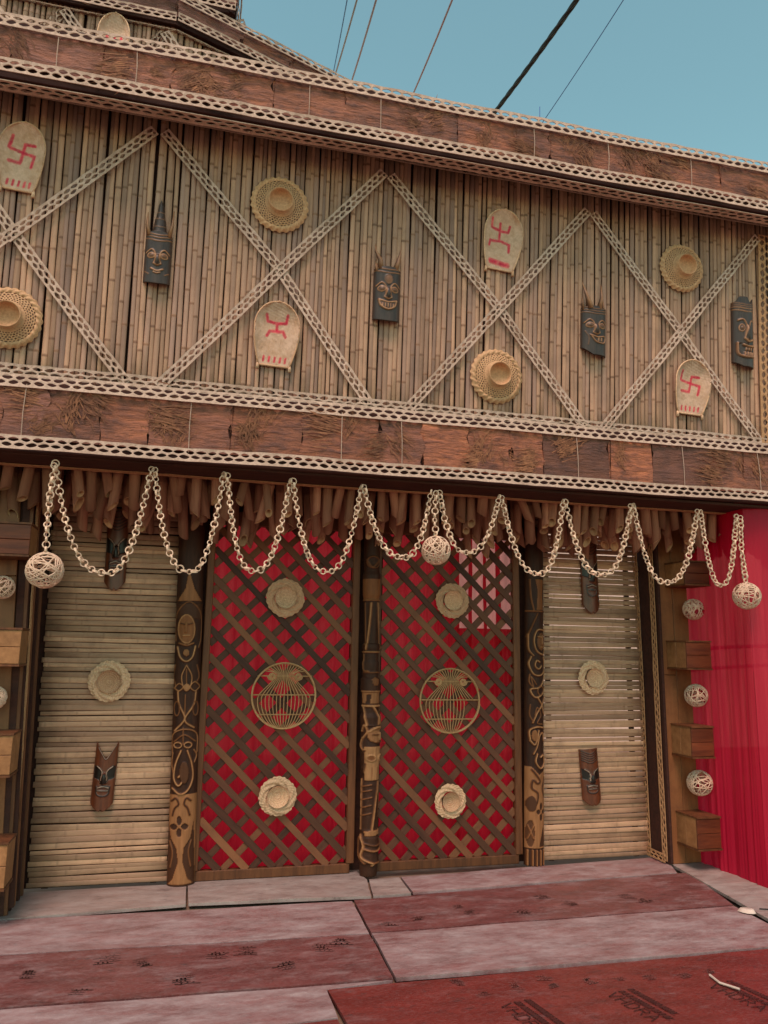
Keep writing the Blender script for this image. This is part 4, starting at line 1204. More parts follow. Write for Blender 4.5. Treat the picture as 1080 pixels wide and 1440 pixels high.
def face_marks(hw, H, eye=.0, mouth='smile', brow=True, col=.85):
    """a face in a plate 2*hw wide and H high; z measured from the plate's centre"""
    k = []
    ez = eye
    for s in (-1, 1):
        ex = s * hw * .48
        k += [('b', ex, ez, hw * .26, H * .045, .008, .25), ('s', ell(ex, ez, hw * .27, H * .05), .0032, .004, col)]
        k += [S_([(s * hw * .86, ez + H * .05), (s * hw * .5, ez + H * .115), (s * hw * .2, ez + H * .05), (s * hw * .16, ez - H * .06), (s * hw * .27, ez - H * .15)], .0045, .006, col)]
    k += [('b', 0, ez - H * .08, hw * .2, H * .12, .022, None), S_([(-hw * .27, ez - H * .15), (0, ez - H * .185), (hw * .27, ez - H * .15)], .004, .008, col)]
    mz = ez - H * .26
    if mouth == 'smile':
        k += [S_([(-hw * .45, mz + H * .015), (0, mz - H * .03), (hw * .45, mz + H * .015)], .005, .006, col), S_([(-hw * .25, mz - H * .05), (0, mz - H * .07), (hw * .25, mz - H * .05)], .004, .005, col)]
    elif mouth == 'grin':
        k += [('p', [(-hw * .62, mz + H * .05), (0, mz + H * .0), (hw * .62, mz + H * .05), (hw * .45, mz - H * .05), (0, mz - H * .09), (-hw * .45, mz - H * .05)], .004, .12),
              S_([(-hw * .66, mz + H * .06), (-hw * .5, mz - H * .05), (0, mz - H * .11), (hw * .5, mz - H * .05), (hw * .66, mz + H * .06)], .006, .008, col),
              S_([(-hw * .66, mz + H * .06), (0, mz + H * .02), (hw * .66, mz + H * .06)], .005, .008, col)]
        k += [('s', [(hw * q, mz - H * .012), (hw * q, mz - H * .07)], .004, .008, col) for q in (-.4, -.2, 0, .2, .4)]
    elif mouth == 'box':
        k += [('p', [(-hw * .35, mz + H * .04), (hw * .6, mz + H * .02), (hw * .6, mz - H * .07), (hw * .1, mz - H * .06)], .002, .1),
              S_([(-hw * .45, mz + H * .06), (hw * .1, mz + H * .02), (hw * .68, mz + H * .05), (hw * .64, mz - H * .08), (hw * .0, mz - H * .075), (-hw * .45, mz + H * .06)], .005, .008, col)]
        k += [('s', [(hw * q, mz + H * .0), (hw * q, mz - H * .05)], .006, .006, col) for q in (.15, .4)]
    return k
# tall-crowned mask
M, sx, sz = wall_at(222, 366)
hw, H = 19 * sx, 74 * sz
mk = face_marks(hw, H, .02 * H) + [S_([(-hw, H * (.36 + d)), (0, H * (.30 + d)), (hw, H * (.36 + d))], .004, .003, .6) for d in (0, .06, .11)]
mk += [S_([(-hw * .9, -H * .28), (-hw * .6, -H * .33)], .004, .003, .5), S_([(hw * .9, -H * .28), (hw * .6, -H * .33)], .004, .003, .5)]
def crown1(root, M):
    nz_, nx_ = 50, 21
    t = np.linspace(0, 1, nz_); u = np.linspace(-1, 1, nx_)
    U, Tt = np.meshgrid(u, t)
    wv = np.interp(t, [0, .2, .45, .5, .62, .68, .82, .88, 1.0], [.62, .5, .40, .34, .30, .24, .22, .15, .01])
    X = U * (wv * hw)[:, None]
    Z = H * .44 + Tt * 52 * sz
    D = .045 * np.sqrt(np.clip(1 - U * U * .97, 0, 1)) * (.4 + .6 * wv[:, None] / .62) + .004
    cm = [S_([(-hw * .6, H * .44 + q * 52 * sz), (0, H * .44 + (q - .04) * 52 * sz), (hw * .6, H * .44 + q * 52 * sz)], .003, .003, .45) for q in (.1, .25, .47, .65)]
    ob("crown", relief("crown", X, Z, D, cm, th=.012), m_mask, root, M)
place_mask("dark bamboo mask with a tall tapering crown and two thin horns", M, hw, H, .055, mk, lambda u: -H / 2 + .012 * u * u, lambda u: H / 2 - .02 * u * u,
           [([(-hw * .75, -.03, H * .42), (-hw * .95, -.03, H * .62), (-hw * .92, -.03, H * .85)], .012), ([(hw * .7, -.03, H * .42), (hw * .92, -.03, H * .65), (hw * 1.0, -.03, H * .95)], .012)], crown1)
# horned grinning mask
M, sx, sz = wall_at(543, 417)
hw, H = 19 * sx, 76 * sz
mk = face_marks(hw, H, .08 * H, 'grin') + [S_([(-hw, H * .42), (0, H * .38), (hw, H * .42)], .004, .003, .6), S_([(-hw, H * .47), (0, H * .44), (hw, H * .47)], .004, .003, .6), ('b', 0, H * .26, hw * .28, H * .08, .006, .45), ('s', ell(0, H * .26, hw * .3, H * .085), .004, .004, .25)]
place_mask("dark bamboo mask with a wide grin, round forehead spot and two horns", M, hw, H, .06, mk, lambda u: -H / 2 + .012 * u * u, lambda u: H / 2 - .015 * u * u,
           [([(-hw * .55, -.03, H * .45), (-hw * .6, -.035, H * .62), (-hw * .95, -.03, H * .78), (-hw * 1.0, -.03, H * .92)], .017), ([(hw * .5, -.03, H * .45), (hw * .7, -.035, H * .62), (hw * .85, -.03, H * .78), (hw * .9, -.03, H * .88)], .016),
            ([(-hw * .85, -.03, H * .42), (-hw * .92, -.02, H * .6)], .008), ([(-hw * .72, -.03, H * .42), (-hw * .78, -.02, H * .58)], .008)])
# laughing horned mask with slanted chin
M, sx, sz = wall_at(833, 468)
hw, H = 17.5 * sx, 68 * sz
mk = face_marks(hw, H, .1 * H, 'box') + [S_([(-hw, H * (.38 + d)), (0, H * (.34 + d)), (hw, H * (.38 + d))], .0035, .003, .5) for d in (0, .05, .10)] + [S_([(-hw * .8, -H * .02), (-hw * .55, -H * .15), (-hw * .6, -H * .3)], .004, .003, .4)]
place_mask("dark bamboo mask with an open laughing mouth, slanted chin and two pointed horns", M, hw, H, .06, mk, lambda u: -H / 2 + (.07 * max(0, -u - .25)), lambda u: H / 2 - .012 * u * u,
           [([(-hw * .4, -.04, H * .45), (-hw * .65, -.04, H * .68), (-hw * 1.05, -.035, H * .98)], .02), ([(hw * .3, -.04, H * .45), (hw * .5, -.04, H * .7), (hw * .45, -.035, H * 1.0)], .016),
            ([(-hw * .85, -.02, H * .42), (-hw * .95, -.02, H * .7)], .009), ([(hw * .8, -.02, H * .42), (hw * .75, -.02, H * .66)], .008)])
# gaping mask at the wall's end
M, sx, sz = wall_at(1042, 470)
hw, H = 14.5 * sx, 97 * sz
mz = -H * .27
mk = [S_([(-hw, H * d), (0, H * (d - .03)), (hw, H * d)], .004, .004, c) for d, c in ((.36, .8), (.32, .8), (.42, .5), (.39, .5))]
mk += [S_([(-hw * .7, H * .16), (-hw * .3, H * .17), (0, H * .08), (-hw * .12, -H * .02), (-hw * .2, -H * .1)], .006, .008, .8), ('s', ell(-hw * .42, H * .05, hw * .22, H * .05), .004, .005, .85), ('b', -hw * .4, H * .05, hw * .14, H * .03, .008, .3),
       S_([(hw * .7, H * .16), (hw * .4, H * .15), (hw * .25, H * .06)], .006, .006, .7), ('b', hw * .12, -H * .03, hw * .22, H * .14, .026, None), S_([(-hw * .2, -H * .1), (hw * .15, -H * .14), (hw * .6, -H * .11)], .007, .01, .9),
       ('p', [(-hw * .75, mz + H * .1), (-hw * .2, mz + H * .1), (hw * .7, mz + H * .06), (hw * .7, mz - H * .06), (-hw * .5, mz - H * .06)], -.006, .02),
       S_([(-hw * .3, mz + H * .08), (hw * .1, mz + H * .06), (hw * .75, mz + H * .07)], .008, .012, .85), S_([(-hw * .75, mz + H * .1), (-hw * .7, mz - H * .05), (-hw * .1, mz - H * .09), (hw * .75, mz - H * .08)], .009, .01, .6)]
mk += [('s', [(hw * q, mz + H * .03), (hw * q, mz - H * .0)], .006, .012, .85) for q in (-.1, .15, .4)] + [('s', [(hw * q, mz - H * .06), (hw * q, mz - H * .03)], .006, .012, .85) for q in (-.2, .05, .3, .5)]
place_mask("tall bamboo mask without horns, gaping toothed mouth, at the wall's taped edge", M, hw, H, .065, mk, lambda u: -H / 2 + .05 * max(0, -u - .3), lambda u: H / 2 - .04 * max(0, math.cos((u - .45) * 4.5)) , c0=0.0)
# red-brown masks on the slat panels
def low_mask(label, a, b, wpx, hpx, kind, tilt):
    M, sx, sz = face_at(a, b, PYF - .012)
    hw, H = wpx / 2 * sx, hpx * sz
    mk = []
    for s in (-1, 1):
        mk += [('p', [(s * hw * .95, H * .16), (s * hw * .5, H * .14), (s * hw * .24, H * .06), (s * hw * .35, -H * .05), (s * hw * .9, -H * .02)], -.004, .3),
               S_([(s * hw * .7, H * .15), (s * hw * .32, H * .10), (s * hw * .2, H * .05), (s * hw * .3, -H * .08)], .0032, .005, .95)]
    mk += [('p', [(-hw * .12, H * .05), (hw * .12, H * .05), (hw * .32, -H * .1), (-hw * .32, -H * .1)], .014, .25), ('b', 0, -H * .03, hw * .2, H * .1, .012, None),
           S_([(-hw * .5, -H * .16), (0, -H * .14), (hw * .5, -H * .16)], .006, .006, .75), ('s', [(-hw * .45, -H * .2), (hw * .45, -H * .2)], .004, .005, .7), S_([(-hw * .6, -H * .14), (-hw * .5, -H * .25), (0, -H * .28), (hw * .5, -H * .25), (hw * .6, -H * .14)], .004, .004, .3)]
    if kind == 'v':
        mk += [S_([(-hw * .75, H * .42), (-hw * .25, H * .30), (0, H * .25), (hw * .25, H * .30), (hw * .8, H * .46)], .003, .004, .8)]
        top = lambda u: H * (.27 + .23 * min(1, abs(u) * 1.05) ** 1.2)
    else:
        mk += [S_([(-hw * .9, H * d), (0, H * (d - .06)), (hw * .9, H * (d + .01))], .0035, .003, .3) for d in (.47, .43, .39, .35, .31)]
        top = lambda u: H * .5
    bot = lambda u: -H * (.5 - .12 * u * u) + (.0 if abs(u) > .12 else .012)
    place_mask(label, M, hw, H, .045, mk, bot, top, mat=m_mask2, tilt=tilt)
low_mask("small red-brown wooden mask with V-notched top, hung below a straw tray", 147, 1091, 32, 97, 'v', .03)
low_mask("small red-brown wooden mask with ribbed flat top, tilted, hung below a straw tray", 829, 1092, 26, 80, 'r', -.06)
low_mask("dark wooden mask half hidden under the fringe on the elephant-post panel", 164, 775, 30, 112, 'r', -.02)
low_mask("dark wooden mask half hidden under the fringe on the gappy slat panel", 828, 808, 24, 110, 'r', -.02)

# ------------------------------------------------------------------ winnowing fans with painted signs
def fan(label, M, sx, sz, wpx, hpx, marks, tilt=0.0, dabs='dabs'):
    hw, H = wpx / 2 * sx, hpx * sz
    M = M @ Matrix.Rotation(tilt, 4, 'Y')
    root = thing("winnowing_fan", label, "basket", M, "painted winnowing fans on the bamboo walls")
    tz = 1 - np.cos(np.linspace(0, math.pi / 2, 60)) * 1.0
    tz = np.sin(np.linspace(0, math.pi / 2, 70))
    wv = np.array([np.interp(t, [0, .1, .25, .42, .6, 1], [.70, .78, .90, .98, 1, 1]) * (1 if t < .6 else math.sqrt(max(0, 1 - ((t - .6) / .4) ** 2))) for t in tz])
    wv[-1] = .02
    u = np.linspace(-1, 1, 61)
    U, Tt = np.meshgrid(u, tz)
    X = U * wv[:, None] * hw
    Z = (Tt - .5) * H
    edge = np.maximum(np.abs(U) ** 3 * np.clip(Tt * 2.2, .15, 1), np.clip((Tt - .55) / .45, 0, 1) ** 2.2)
    D = .012 + .045 * edge
    weave = .0014 * np.sign(np.sin((X + Z) / .014 * 3.14)) * np.sign(np.sin((X - Z) / .028 * 3.14))
    mm = []
    for pts in marks:
        mm.append(('s', [(x * hw, (z - .5) * H) for x, z in pts], .0085, .0004, 1.0))
    if dabs == 'dabs':
        mm += [('s', [(x * hw, .065 * H - H / 2), (x * hw + .003, .14 * H - H / 2)], .0065, .0004, .9) for x in (-.5, -.25, 0, .25, .48)]
    elif dabs == 'bar':
        mm += [('s', [(-.5 * hw, .13 * H - H / 2), (.4 * hw, .095 * H - H / 2)], .017, .0004, 1.0)]
    ob("tray", relief("tray", X, Z, D + weave, mm, th=.006, fade=0.6), m_fan, root, M)
    rim = [(-hw * .70, -.02, -H / 2)] + [(-wv[i] * hw * 1.01, -.05 * min(1, .35 + tz[i] * 1.4), (tz[i] - .5) * H) for i in range(4, 70, 3)]
    rim += [(0, -.058, H * .503)] + [(-x, y, z) for x, y, z in rim[::-1]]
    v, f = tube(rim, .006, 6)
    ob("rim", mesh("rim", v, f, True), m_straw2, root, M)
    v, f = tube([(-hw * .75, -.014, -H / 2), (hw * .75, -.014, -H / 2)], .007, 6)
    ob("lip", mesh("lip", v, f, True), m_straw2, root, M)
    for s in (-1, 1):
        v, f = tube([(s * hw * .72, -.018, -H / 2 + .01), (s * hw * .73, -.02, -H / 2 - .03)], [.008, .011], 8)
        ob("corner_knob", mesh("corner_knob", v, f, True), m_straw2, root, M)
HOOK = [[(-.52, .80), (-.62, .62), (.52, .55), (.44, .38)], [(.48, .71), (.05, .71), (-.06, .42), (-.55, .42)]]
MAN = [[(-.60, .84), (-.58, .70), (-.05, .66), (.32, .66), (.38, .76)], [(-.15, .78), (-.12, .68), (-.12, .52)], [(-.66, .38), (-.62, .47), (.0, .49), (.42, .45), (.42, .33)]]
LAD = [[(-.50, .80), (-.42, .70), (.0, .68), (.42, .70), (.46, .82)], [(.0, .68), (.02, .56)], [(-.42, .47), (-.3, .55), (.3, .56), (.42, .48)]]
UU = [[(-.45, .62), (-.42, .42), (.5, .42), (.45, .62)], [(.0, .62), (.05, .40)]]
M, sx, sz = wall_at(32, 224); fan("broad winnowing fan with a large red hooked cross, above a straw hat", M, sx, sz, 65, 92, HOOK, .06)
M, sx, sz = wall_at(388, 472); fan("winnowing fan with a blurred pink painted sign, under a golden straw hat", M, sx, sz, 62, 88, LAD, .03)
M, sx, sz = wall_at(704, 340); fan("winnowing fan with a red stick-figure sign over a solid red bar", M, sx, sz, 52, 82, MAN, .06, 'bar')
M, sx, sz = wall_at(969, 546); fan("winnowing fan with a small red hooked cross, beside the gaping mask", M, sx, sz, 47, 74, HOOK, .04)
M, sx, sz = face_at(160, 62, -.45); fan("winnowing fan with a red forked sign on the second roof tier", M, sx, sz, 44, 72, UU, .02)

# ------------------------------------------------------------------ straw hats
def hat(label, M, R, ch, squash=1.0):
    root = thing("straw_hat", label, "hat", M, "straw hats on the bamboo wall")
    M = M @ Matrix.Diagonal((squash, 1, 1, 1))
    rc_, ri, ro = R * .46, R * .50, R * .84
    def pol(r, t, d):
        return (r * math.cos(t), -d, r * math.sin(t))
    def brimd(r):
        return .012 + .030 * (1 - (r - ri) / (R - ri))
    n = 40
    v, f = cells(n, 5, lambda s, t, d: pol(ri + (ro - ri) * t, s / n * 2 * math.pi, brimd(ri + (ro - ri) * t) + d), hole=(.38, .38), thick=.003, border=.02, seed=int(R * 1e5), wrap=True, K=8)
    ob("brim", mesh("brim", v, f), m_straw, root, M)
    # plaited edge
    V, A, Fc = [], [], []
    nt_, nr = 160, 7
    for i in range(nt_):
        t = 2 * math.pi * i / nt_
        sc = 1 + .022 * math.sin(26 * t) + .012 * mnoise.noise((math.cos(t) * 3, math.sin(t) * 3, R))
        for j in range(nr):
            k = j / (nr - 1)
            r = ro * .97 + (R * sc - ro * .97) * k
            V.append(pol(r, t, brimd(r) + .010 * math.sin(math.pi * min(1, k * .9 + .1)) + .004 * math.sin(26 * t + k * 5)))
    for i in range(nt_):
        for j in range(nr - 1):
            a, b = i * nr + j, ((i + 1) % nt_) * nr + j
            Fc.append((a, b, b + 1, a + 1))
    ob("plaited_edge", mesh("plaited_edge", V, Fc, True), m_straw, root, M)
    prof = [(ri * 1.06, .040), (rc_ * 1.02, .052), (rc_ * .98, ch * .6), (rc_ * .95, ch), (rc_ * .90, ch + .008), (rc_ * .85, ch), (rc_ * .82, ch - .018), (rc_ * .70, ch - .040), (rc_ * .4, ch - .050), (0.002, ch - .052)]
    V, Fc = [], []
    nt_ = 48
    for r, d in prof:
        for i in range(nt_):
            t = 2 * math.pi * i / nt_
            V.append(pol(r * (1 + .008 * math.sin(t * 24)), t, d))
    for j in range(len(prof) - 1):
        for i in range(nt_):
            l = (i + 1) % nt_
            Fc.append((j * nt_ + i, j * nt_ + l, (j + 1) * nt_ + l, (j + 1) * nt_ + i))
    ob("crown", mesh("crown", V, Fc, True), m_straw, root, M)
for lab, a, b, R_, sq in (("straw hat with braided rim on the bamboo wall, below the broad hooked-cross fan", 13, 448, 43, 1.0), ("golden straw hat between tall-crowned mask and grinning mask, above a pink-signed fan", 393, 289, 38.5, 1),
                          ("straw hat hung just above the bark fascia, below the stick-figure fan", 697, 530, 38, .96), ("straw hat hung above the small hooked-cross fan", 957, 378, 33, .97)):
    M, sx, sz = wall_at(a, b)
    hat(lab, M @ Matrix.Rotation(rng.uniform(-.6, .6), 4, 'Y'), R_ * sz * 1.0, .085, 1)

# ------------------------------------------------------------------ woven straw trays
def tray(label, a, b, rpx, y, kind, group=None):
    M, sx, sz = face_at(a, b, y)
    R = rpx * sz
    root = thing("straw_tray", label, "tray", M, "round straw trays on the doors and slat panels")
    nt_, nr = 150, 40
    def build(r0, r1, fn, nm, nr_):
        V, Fc = [], []
        for j in range(nr_):
            k = r0 + (r1 - r0) * j / (nr_ - 1)
            for i in range(nt_):
                t = 2 * math.pi * i / nt_
                d, s = fn(k, t)
                V.append((R * k * s * math.cos(t), -d, R * k * s * math.sin(t)))
        for j in range(nr_ - 1):
            for i in range(nt_):
                l = (i + 1) % nt_
                Fc.append((j * nt_ + i, j * nt_ + l, (j + 1) * nt_ + l, (j + 1) * nt_ + i))
        ob(nm, mesh(nm, V, Fc, True), m_straw2, root, M)
    ph = a * .37
    lobes = 22 if kind == 0 else 18
    def brim(k, t):
        e = (k - .56) / .44
        d = .018 + .010 * math.sin(math.pi * min(1, e * .85 + .1)) + .0032 * math.sin(lobes * 1.5 * t + 14 * e + ph) * (.3 + e) + .003 * math.sin(7 * t - 11 * e + ph * 2) + .0035 * mnoise.noise((t * 5, e * 6, ph))
        s = 1 + (0.018 * math.sin(lobes * t + ph) + .045 * mnoise.noise((math.cos(t) * 2, math.sin(t) * 2, ph))) * max(0, e) ** 2
        return d, s
    def well(k, t):
        d = .030 * (k / .56) ** 2.2 + .006 + .0022 * math.sin(k * 60) + .0016 * math.sin(t * 30 + k * 14) * (k > .15)
        if k > .50: d += .008
        return d, 1.0
    build(.55, 1.0, brim, "brim", 18)
    build(.004, .56, well, "bowl", 26)
YD = 0.165
tray("straw tray on elephant-post slat panel, above the V-notched mask", 154, 958, 29, PYF - .02, 0)
tray("straw tray on the gappy slat panel, above the ribbed mask", 833, 953, 24, PYF - .02, 1)
tray("straw tray above the vase roundel on the door between face post and totem", 401, 841, 27, YD, 1)
tray("straw tray high on the lattice door beside vine post, above its vase roundel", 635, 845, 24.5, YD, 0)
tray("pale straw tray low on the lattice door between face post and totem", 390, 1119, 28, YD, 0)
tray("pale straw tray low on the lattice door between totem and vine post", 632, 1126, 24.5, YD, 1)

# ------------------------------------------------------------------ cane vase roundels
def roundel(label, a, b, rpx, flaw):
    M, sx, sz = face_at(a, b, .172)
    R = rpx * sz
    k = R / 390.0
    root = thing("vase_roundel", label, "roundel", M, "cane vase roundels on the lattice doors")
    P = lambda x, y, d=.012: ((x - 508) * k, -d, (630 - y) * k)
    v, f = tube([((R - .006) * math.cos(t), -.012, (R - .006) * math.sin(t)) for t in np.linspace(0, 2 * math.pi, 48, endpoint=False)], .0075, 7, True)
    ob("hoop", mesh("hoop", v, f, True), m_cane, root, M)
    v, f = tube([((R - .004) * math.cos(t), -.022, (R - .004) * math.sin(t)) for t in np.linspace(.3, 2 * math.pi - .1, 44)], .005, 6)
    ob("hoop", mesh("hoop", v, f, True), m_cane, root, M)
    for y, x0, x1 in ((402, 185, 835), (622, 130, 890), (850, 200, 820)):
        v, f = tube([P(x0, y), P(x1, y)], .005, 6)
        ob("cross_bar", mesh("cross_bar", v, f, True), m_cane, root, M)
    N = 15
    for i in range(N):
        t = -1 + 2 * i / (N - 1)
        top = math.radians(90 - t * 40)
        pts = [P(508 + 375 * math.cos(top), 630 - 375 * math.sin(top), .02), P(508 + t * 128, 360, .022), P(508 + t * 108, 410, .024), P(508 + t * 165, 480, .023), P(508 + t * 292, 612, .022), P(508 + t * 312, 700, .022), P(508 + t * 285, 820, .022),
               P(508 + t * 205, 940, .022), P(508 + t * 100, 630 + math.sqrt(max(0, 380 ** 2 - (t * 100) ** 2)), .02)]
        if flaw and i >= N - 3:
            pts = pts[:5]
        v, f = tube(spline(pts, 4), .0031, 5)
        ob("cane_rod", mesh("cane_rod", v, f, True), m_cane, root, M)
    for s, cx in ((-1, 350), (1, 672)):
        pts = [P(cx + s * (48 - 2.1 * q) * math.cos(q * .75), 405 + (48 - 2.1 * q) * math.sin(q * .75), .028) for q in range(20)]
        v, f = tube(pts, .0055, 5)
        ob("scroll", mesh("scroll", v, f, True), m_cane, root, M)
roundel("round cane grille with a vase outline, on the door between face post and totem", 399, 978, 47, False)
roundel("round cane vase grille with broken rods, on the door beside the vine post", 632, 985, 46, True)

# ------------------------------------------------------------------ wicker balls
def ball_mesh(R, seed, n=26):
    q = random.Random(seed)
    mb = MB()
    for _ in range(n):
        ax = Vector((q.gauss(0, 1), q.gauss(0, 1), q.gauss(0, 1))).normalized()
        b = ax.orthogonal().normalized(); c = ax.cross(b)
        off = q.uniform(-.55, .55); rr = math.sqrt(1 - off * off)
        w1, p1 = q.choice((2, 3)), q.uniform(0, 6.28)
        pts = []
        for i in range(26):
            t = 2 * math.pi * i / 26
            p = (b * math.cos(t) + c * math.sin(t)) * rr + ax * (off + .12 * math.sin(w1 * t + p1))
            pts.append(p.normalized() * R * q.uniform(.985, 1.0))
        v, f = tube(pts, R * .038, 5, True)
        mb.add(v, f)
    return mb.mesh("wicker_ball", True)
def wball(label, p, R, seed, group=None):
    o = ob("wicker_ball", ball_mesh(R, seed), m_ball, None, T3(*p))
    tag(o, label, "ball", group or "wicker balls")
CHY = -0.76
for lab, a, b, r_, s in (("white wicker ball hanging on a ring chain before the elephant-post slat panel", 63, 802, 25, 1), ("white wicker ball hanging on a ring chain before the lattice door beside the vine post", 613, 774, 20, 2),
                         ("white wicker ball hanging on a ring chain before the sheer red curtain", 1050, 838, 18.5, 3)):
    p = py(a, b, CHY); R = r_ * (py(a, b - 8, CHY)[2] - py(a, b + 8, CHY)[2]) / 16
    wball(lab, p, R, s)
for i, (lab, a, b, r_) in enumerate((("white wicker ball just below the topmost dark box, by the sheer curtain", 975, 857, 14.5), ("white wicker ball between the two middle boxes, by the sheer curtain", 979, 978, 16), ("white wicker ball just above the lowest box, by the sheer curtain", 984, 1101, 18))):
    p = py(a, b, -.16); R = r_ * (py(a, b - 8, -.16)[2] - py(a, b + 8, -.16)[2]) / 16
    wball(lab, p, R, 10 + i)
for i, (lab, a, b, r_) in enumerate((("white wicker ball on the orange plank column, above its yellowish box", 4, 826, 16), ("white wicker ball between yellowish boxes on the plank column", -8, 981, 17))):
    p = py(a, b, -.40); R = r_ * (py(a, b - 8, -.4)[2] - py(a, b + 8, -.4)[2]) / 16
    wball(lab, p, R, 20 + i)

# ------------------------------------------------------------------ ring chains
def ring_mesh(R, r, w_, n=12):
    """a short slice of bamboo: a flat band ring"""
    V, Fc = [], []
    for i in range(n):
        t = 2 * math.pi * i / n
        c, s = math.cos(t), math.sin(t)
        for rr, y in ((R, -w_), (R, w_), (R - r, w_), (R - r, -w_)):
            V.append((rr * c, y, rr * s))
    for i in range(n):
        j = (i + 1) % n
        for k in range(4):
            l = (k + 1) % 4
            Fc.append((i * 4 + k, i * 4 + l, j * 4 + l, j * 4 + k))
    return mesh("chain_link", V, Fc)
RING = [ring_mesh(.0195, .0052, .0052), ring_mesh(.0215, .0055, .0055), ring_mesh(.018, .005, .005)]
def chain(label, pts, group):
    root = thing("ring_chain", label, "chain", pts[0], group)
    P = [Vector(p) for p in pts]
    d = [0]
    for a, b in zip(P[:-1], P[1:]): d.append(d[-1] + (b - a).length)
    n = int(d[-1] / .0275)
    for i in range(n + 1):
        s = d[-1] * i / n
        k = max(j for j in range(len(d)) if d[j] <= s + 1e-9); k = min(k, len(P) - 2)
        f = (s - d[k]) / (d[k + 1] - d[k])
        p = P[k].lerp(P[k + 1], f)
        t = (P[k + 1] - P[k]).normalized()
        ang = math.atan2(t.x, t.z)
        M = T3(p.x, p.y + rng.uniform(-.002, .002), p.z) @ Matrix.Rotation(ang, 4, 'Y') @ Matrix.Rotation((math.pi / 2 if i % 2 else 0) + rng.gauss(0, .22), 4, 'Z') @ Matrix.Rotation(rng.gauss(0, .14), 4, 'X') @ Matrix.Scale(rng.uniform(.86, 1.14), 4)
        ob("chain_link", rng.choice(RING), m_link, root, M)
SW = [((78, 652), (150, 806), (213, 660)), ((218, 661), (267, 804), (315, 668)), ((320, 669), (357, 803), (408, 677)), ((412, 677), (459, 804), (508, 685)), ((512, 685), (567, 784), (606, 692)),
      ((618, 693), (655, 777), (702, 699)), ((706, 700), (757, 807), (792, 705)), ((795, 706), (845, 808), (887, 712)), ((891, 712), (936, 819), (980, 719)), ((985, 720), (1013, 823), (1035, 726))]
SWL = ["widest ring chain swag, hanging before the elephant-post slat panel", "ring chain swag hanging before the face-and-elephant post", "ring chain swag before the lattice door, beside the face-post swag",
       "ring chain swag before the lattice door, ending at the totem post", "shallow ring chain swag between totem post and the door's hanging wicker ball", "shallowest ring chain swag, between the door's wicker ball and vine post",
       "ring chain swag hanging before the vine-carved post", "ring chain swag hanging before the gappy slat panel", "ring chain swag before the dark taped side pilaster", "narrowest ring chain swag, before the plank column by the sheer curtain"]
for lab, (a, m_, b) in zip(SWL, SW):
    A, Bm, B = py(*a, CHY), py(*m_, CHY), py(*b, CHY)
    tm = (Bm[0] - A[0]) / (B[0] - A[0])
    pts = []
    for i in range(41):
        t = i / 40
        x = A[0] + (B[0] - A[0]) * t
        # U-shaped swag through the two ends with its lowest point at tm
        e = A[2] if t < tm else B[2]
        k = (tm - t) / tm if t < tm else (t - tm) / (1 - tm)
        pts.append((x, CHY, Bm[2] + (e - Bm[2]) * k ** 2.6))
    chain(lab, pts, "ring chain swags under the canopy")
for lab, a, b in (("short straight ring chain carrying the wicker ball before the slat panel", (76, 655), (64, 780)), ("short straight ring chain carrying the wicker ball before the lattice door", (613, 694), (613, 757)),
                  ("short straight ring chain carrying the wicker ball before the sheer curtain", (1041, 728), (1049, 822))):
    chain(lab, [py(*a, CHY - .02), py((a[0] + b[0]) / 2 - 2, (a[1] + b[1]) / 2, CHY - .02), py(*b, CHY)], "straight chains holding wicker balls")

# ------------------------------------------------------------------ overhead wires
def wire(label, a, b, y0, y1, r, mat, strands=1, name="overhead_wire"):
    # a (just hidden behind the cornice) to b, continued over the camera's head
    e = (a[0] + (a[0] - b[0]) * .35, a[1] + (a[1] - b[1]) * .35)
    g = (b[0] + (b[0] - a[0]) * 1.2, b[1] + (b[1] - a[1]) * 1.2)
    P0, P1 = Vector(py(*e, y0)), Vector(py(*g, y1))
    n = 60
    mb = MB()
    d = (P1 - P0).normalized(); s1 = d.orthogonal().normalized(); s2 = d.cross(s1)
    for k in range(strands):
        pts = []
        for i in range(n + 1):
            t = i / n
            p = P0.lerp(P1, t) + Vector((0, 0, -.06 * math.sin(math.pi * t)))
            if strands > 1:
                q = t * 34 + 2 * math.pi * k / strands
                p += (s1 * math.cos(q) + s2 * math.sin(q)) * r * .9
            pts.append(p)
        v, f = tube(pts, r, 6)
        mb.add(v, f)
    tag(ob(name, mb.mesh(name, True), mat), label, "wire")
c_blue = cable("blue_insulation", (0.08, 0.20, 0.60)); c_mauve = cable("faded_mauve_insulation", (0.50, 0.33, 0.37)); c_black = cable("black_insulation", (0.018, 0.017, 0.018))
c_grey = cable("grey_insulation", (0.46, 0.36, 0.34))
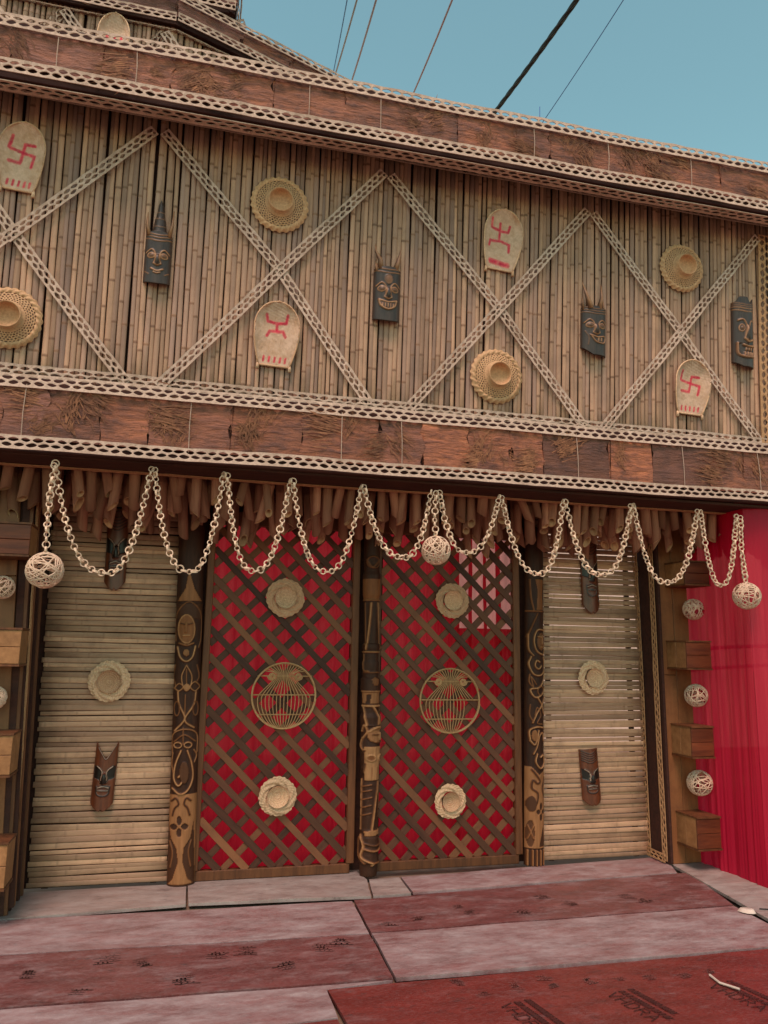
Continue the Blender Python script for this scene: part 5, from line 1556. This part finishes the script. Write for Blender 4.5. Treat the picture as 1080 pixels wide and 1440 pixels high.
wire("thin blue wire beside the grey wire, closest to the roof tiers", (466, 112), (487, 0), 3.0, -1.2, .005, c_blue)
wire("greyish overhead wire rising right next to a thin blue wire", (468, 112), (500, 0), 3.0, -1.2, .008, c_grey)
wire("mauve overhead wire between the grey wire and the steeper purple wire", (492, 118), (527, 0), 3.0, -1.2, .009, c_mauve)
wire("purplish overhead wire next to the thick black twisted cable", (577, 137), (633, 0), 3.0, -1.2, .009, c_mauve)
wire("thick black twisted bundle of power cables above the cornice", (691, 160), (806, 0), 3.0, -1.2, .014, c_black, 4, "power_cable")
wire("thin blue wire on the far side of the black cable, away from the tiers", (763, 168), (872, 0), 3.0, -1.2, .005, c_blue)
v, f = tube([py(759, 178, -1.0), py(759, 150, -1.0)], .003, 5)
tag(ob("roof_twig", mesh("roof_twig", v, f), c_blue), "tiny thin twig poking up from the cornice top", "twig")

# ------------------------------------------------------------------ litter on the floor
p = [pz(998, 1371, .018), pz(1012, 1382, .018), pz(1040, 1391, .02)]
v, f = tube(p, .0055, 6)
tag(ob("bamboo_splinter", mesh("bamboo_splinter", v, f), m_white), "bent white splinter lying on the red plywood sheet", "stick")
o = pz(1052, 1284, .01)
mb = MB()
ring = [(.0, -.045), (.022, -.03), (.03, .0), (.022, .03), (0, .06), (-.02, .03), (-.028, 0), (-.02, -.03)]
mb.add([(x, y, .006) for x, y in ring] + [(x * .7, y * .7, .028) for x, y in ring] + [(0, 0, .018)], [(i, (i + 1) % 8, 8 + (i + 1) % 8, 8 + i) for i in range(8)] + [(8 + i, 8 + (i + 1) % 8, 16) for i in range(8)])
tag(ob("paper_scrap", mb.mesh("paper_scrap", True), m_white, None, T3(o[0], o[1], .008) @ Matrix.Rotation(.9, 4, 'Z')), "crumpled white paper scrap near the edge board by the curtain", "litter")
v, f = tube([pz(1068, 1278, .016), pz(1085, 1279, .016), pz(1110, 1279, .016)], .004, 6)
tag(ob("floor_cable", mesh("floor_cable", v, f), c_black), "black cable end lying on the edge board below the curtain", "cable")
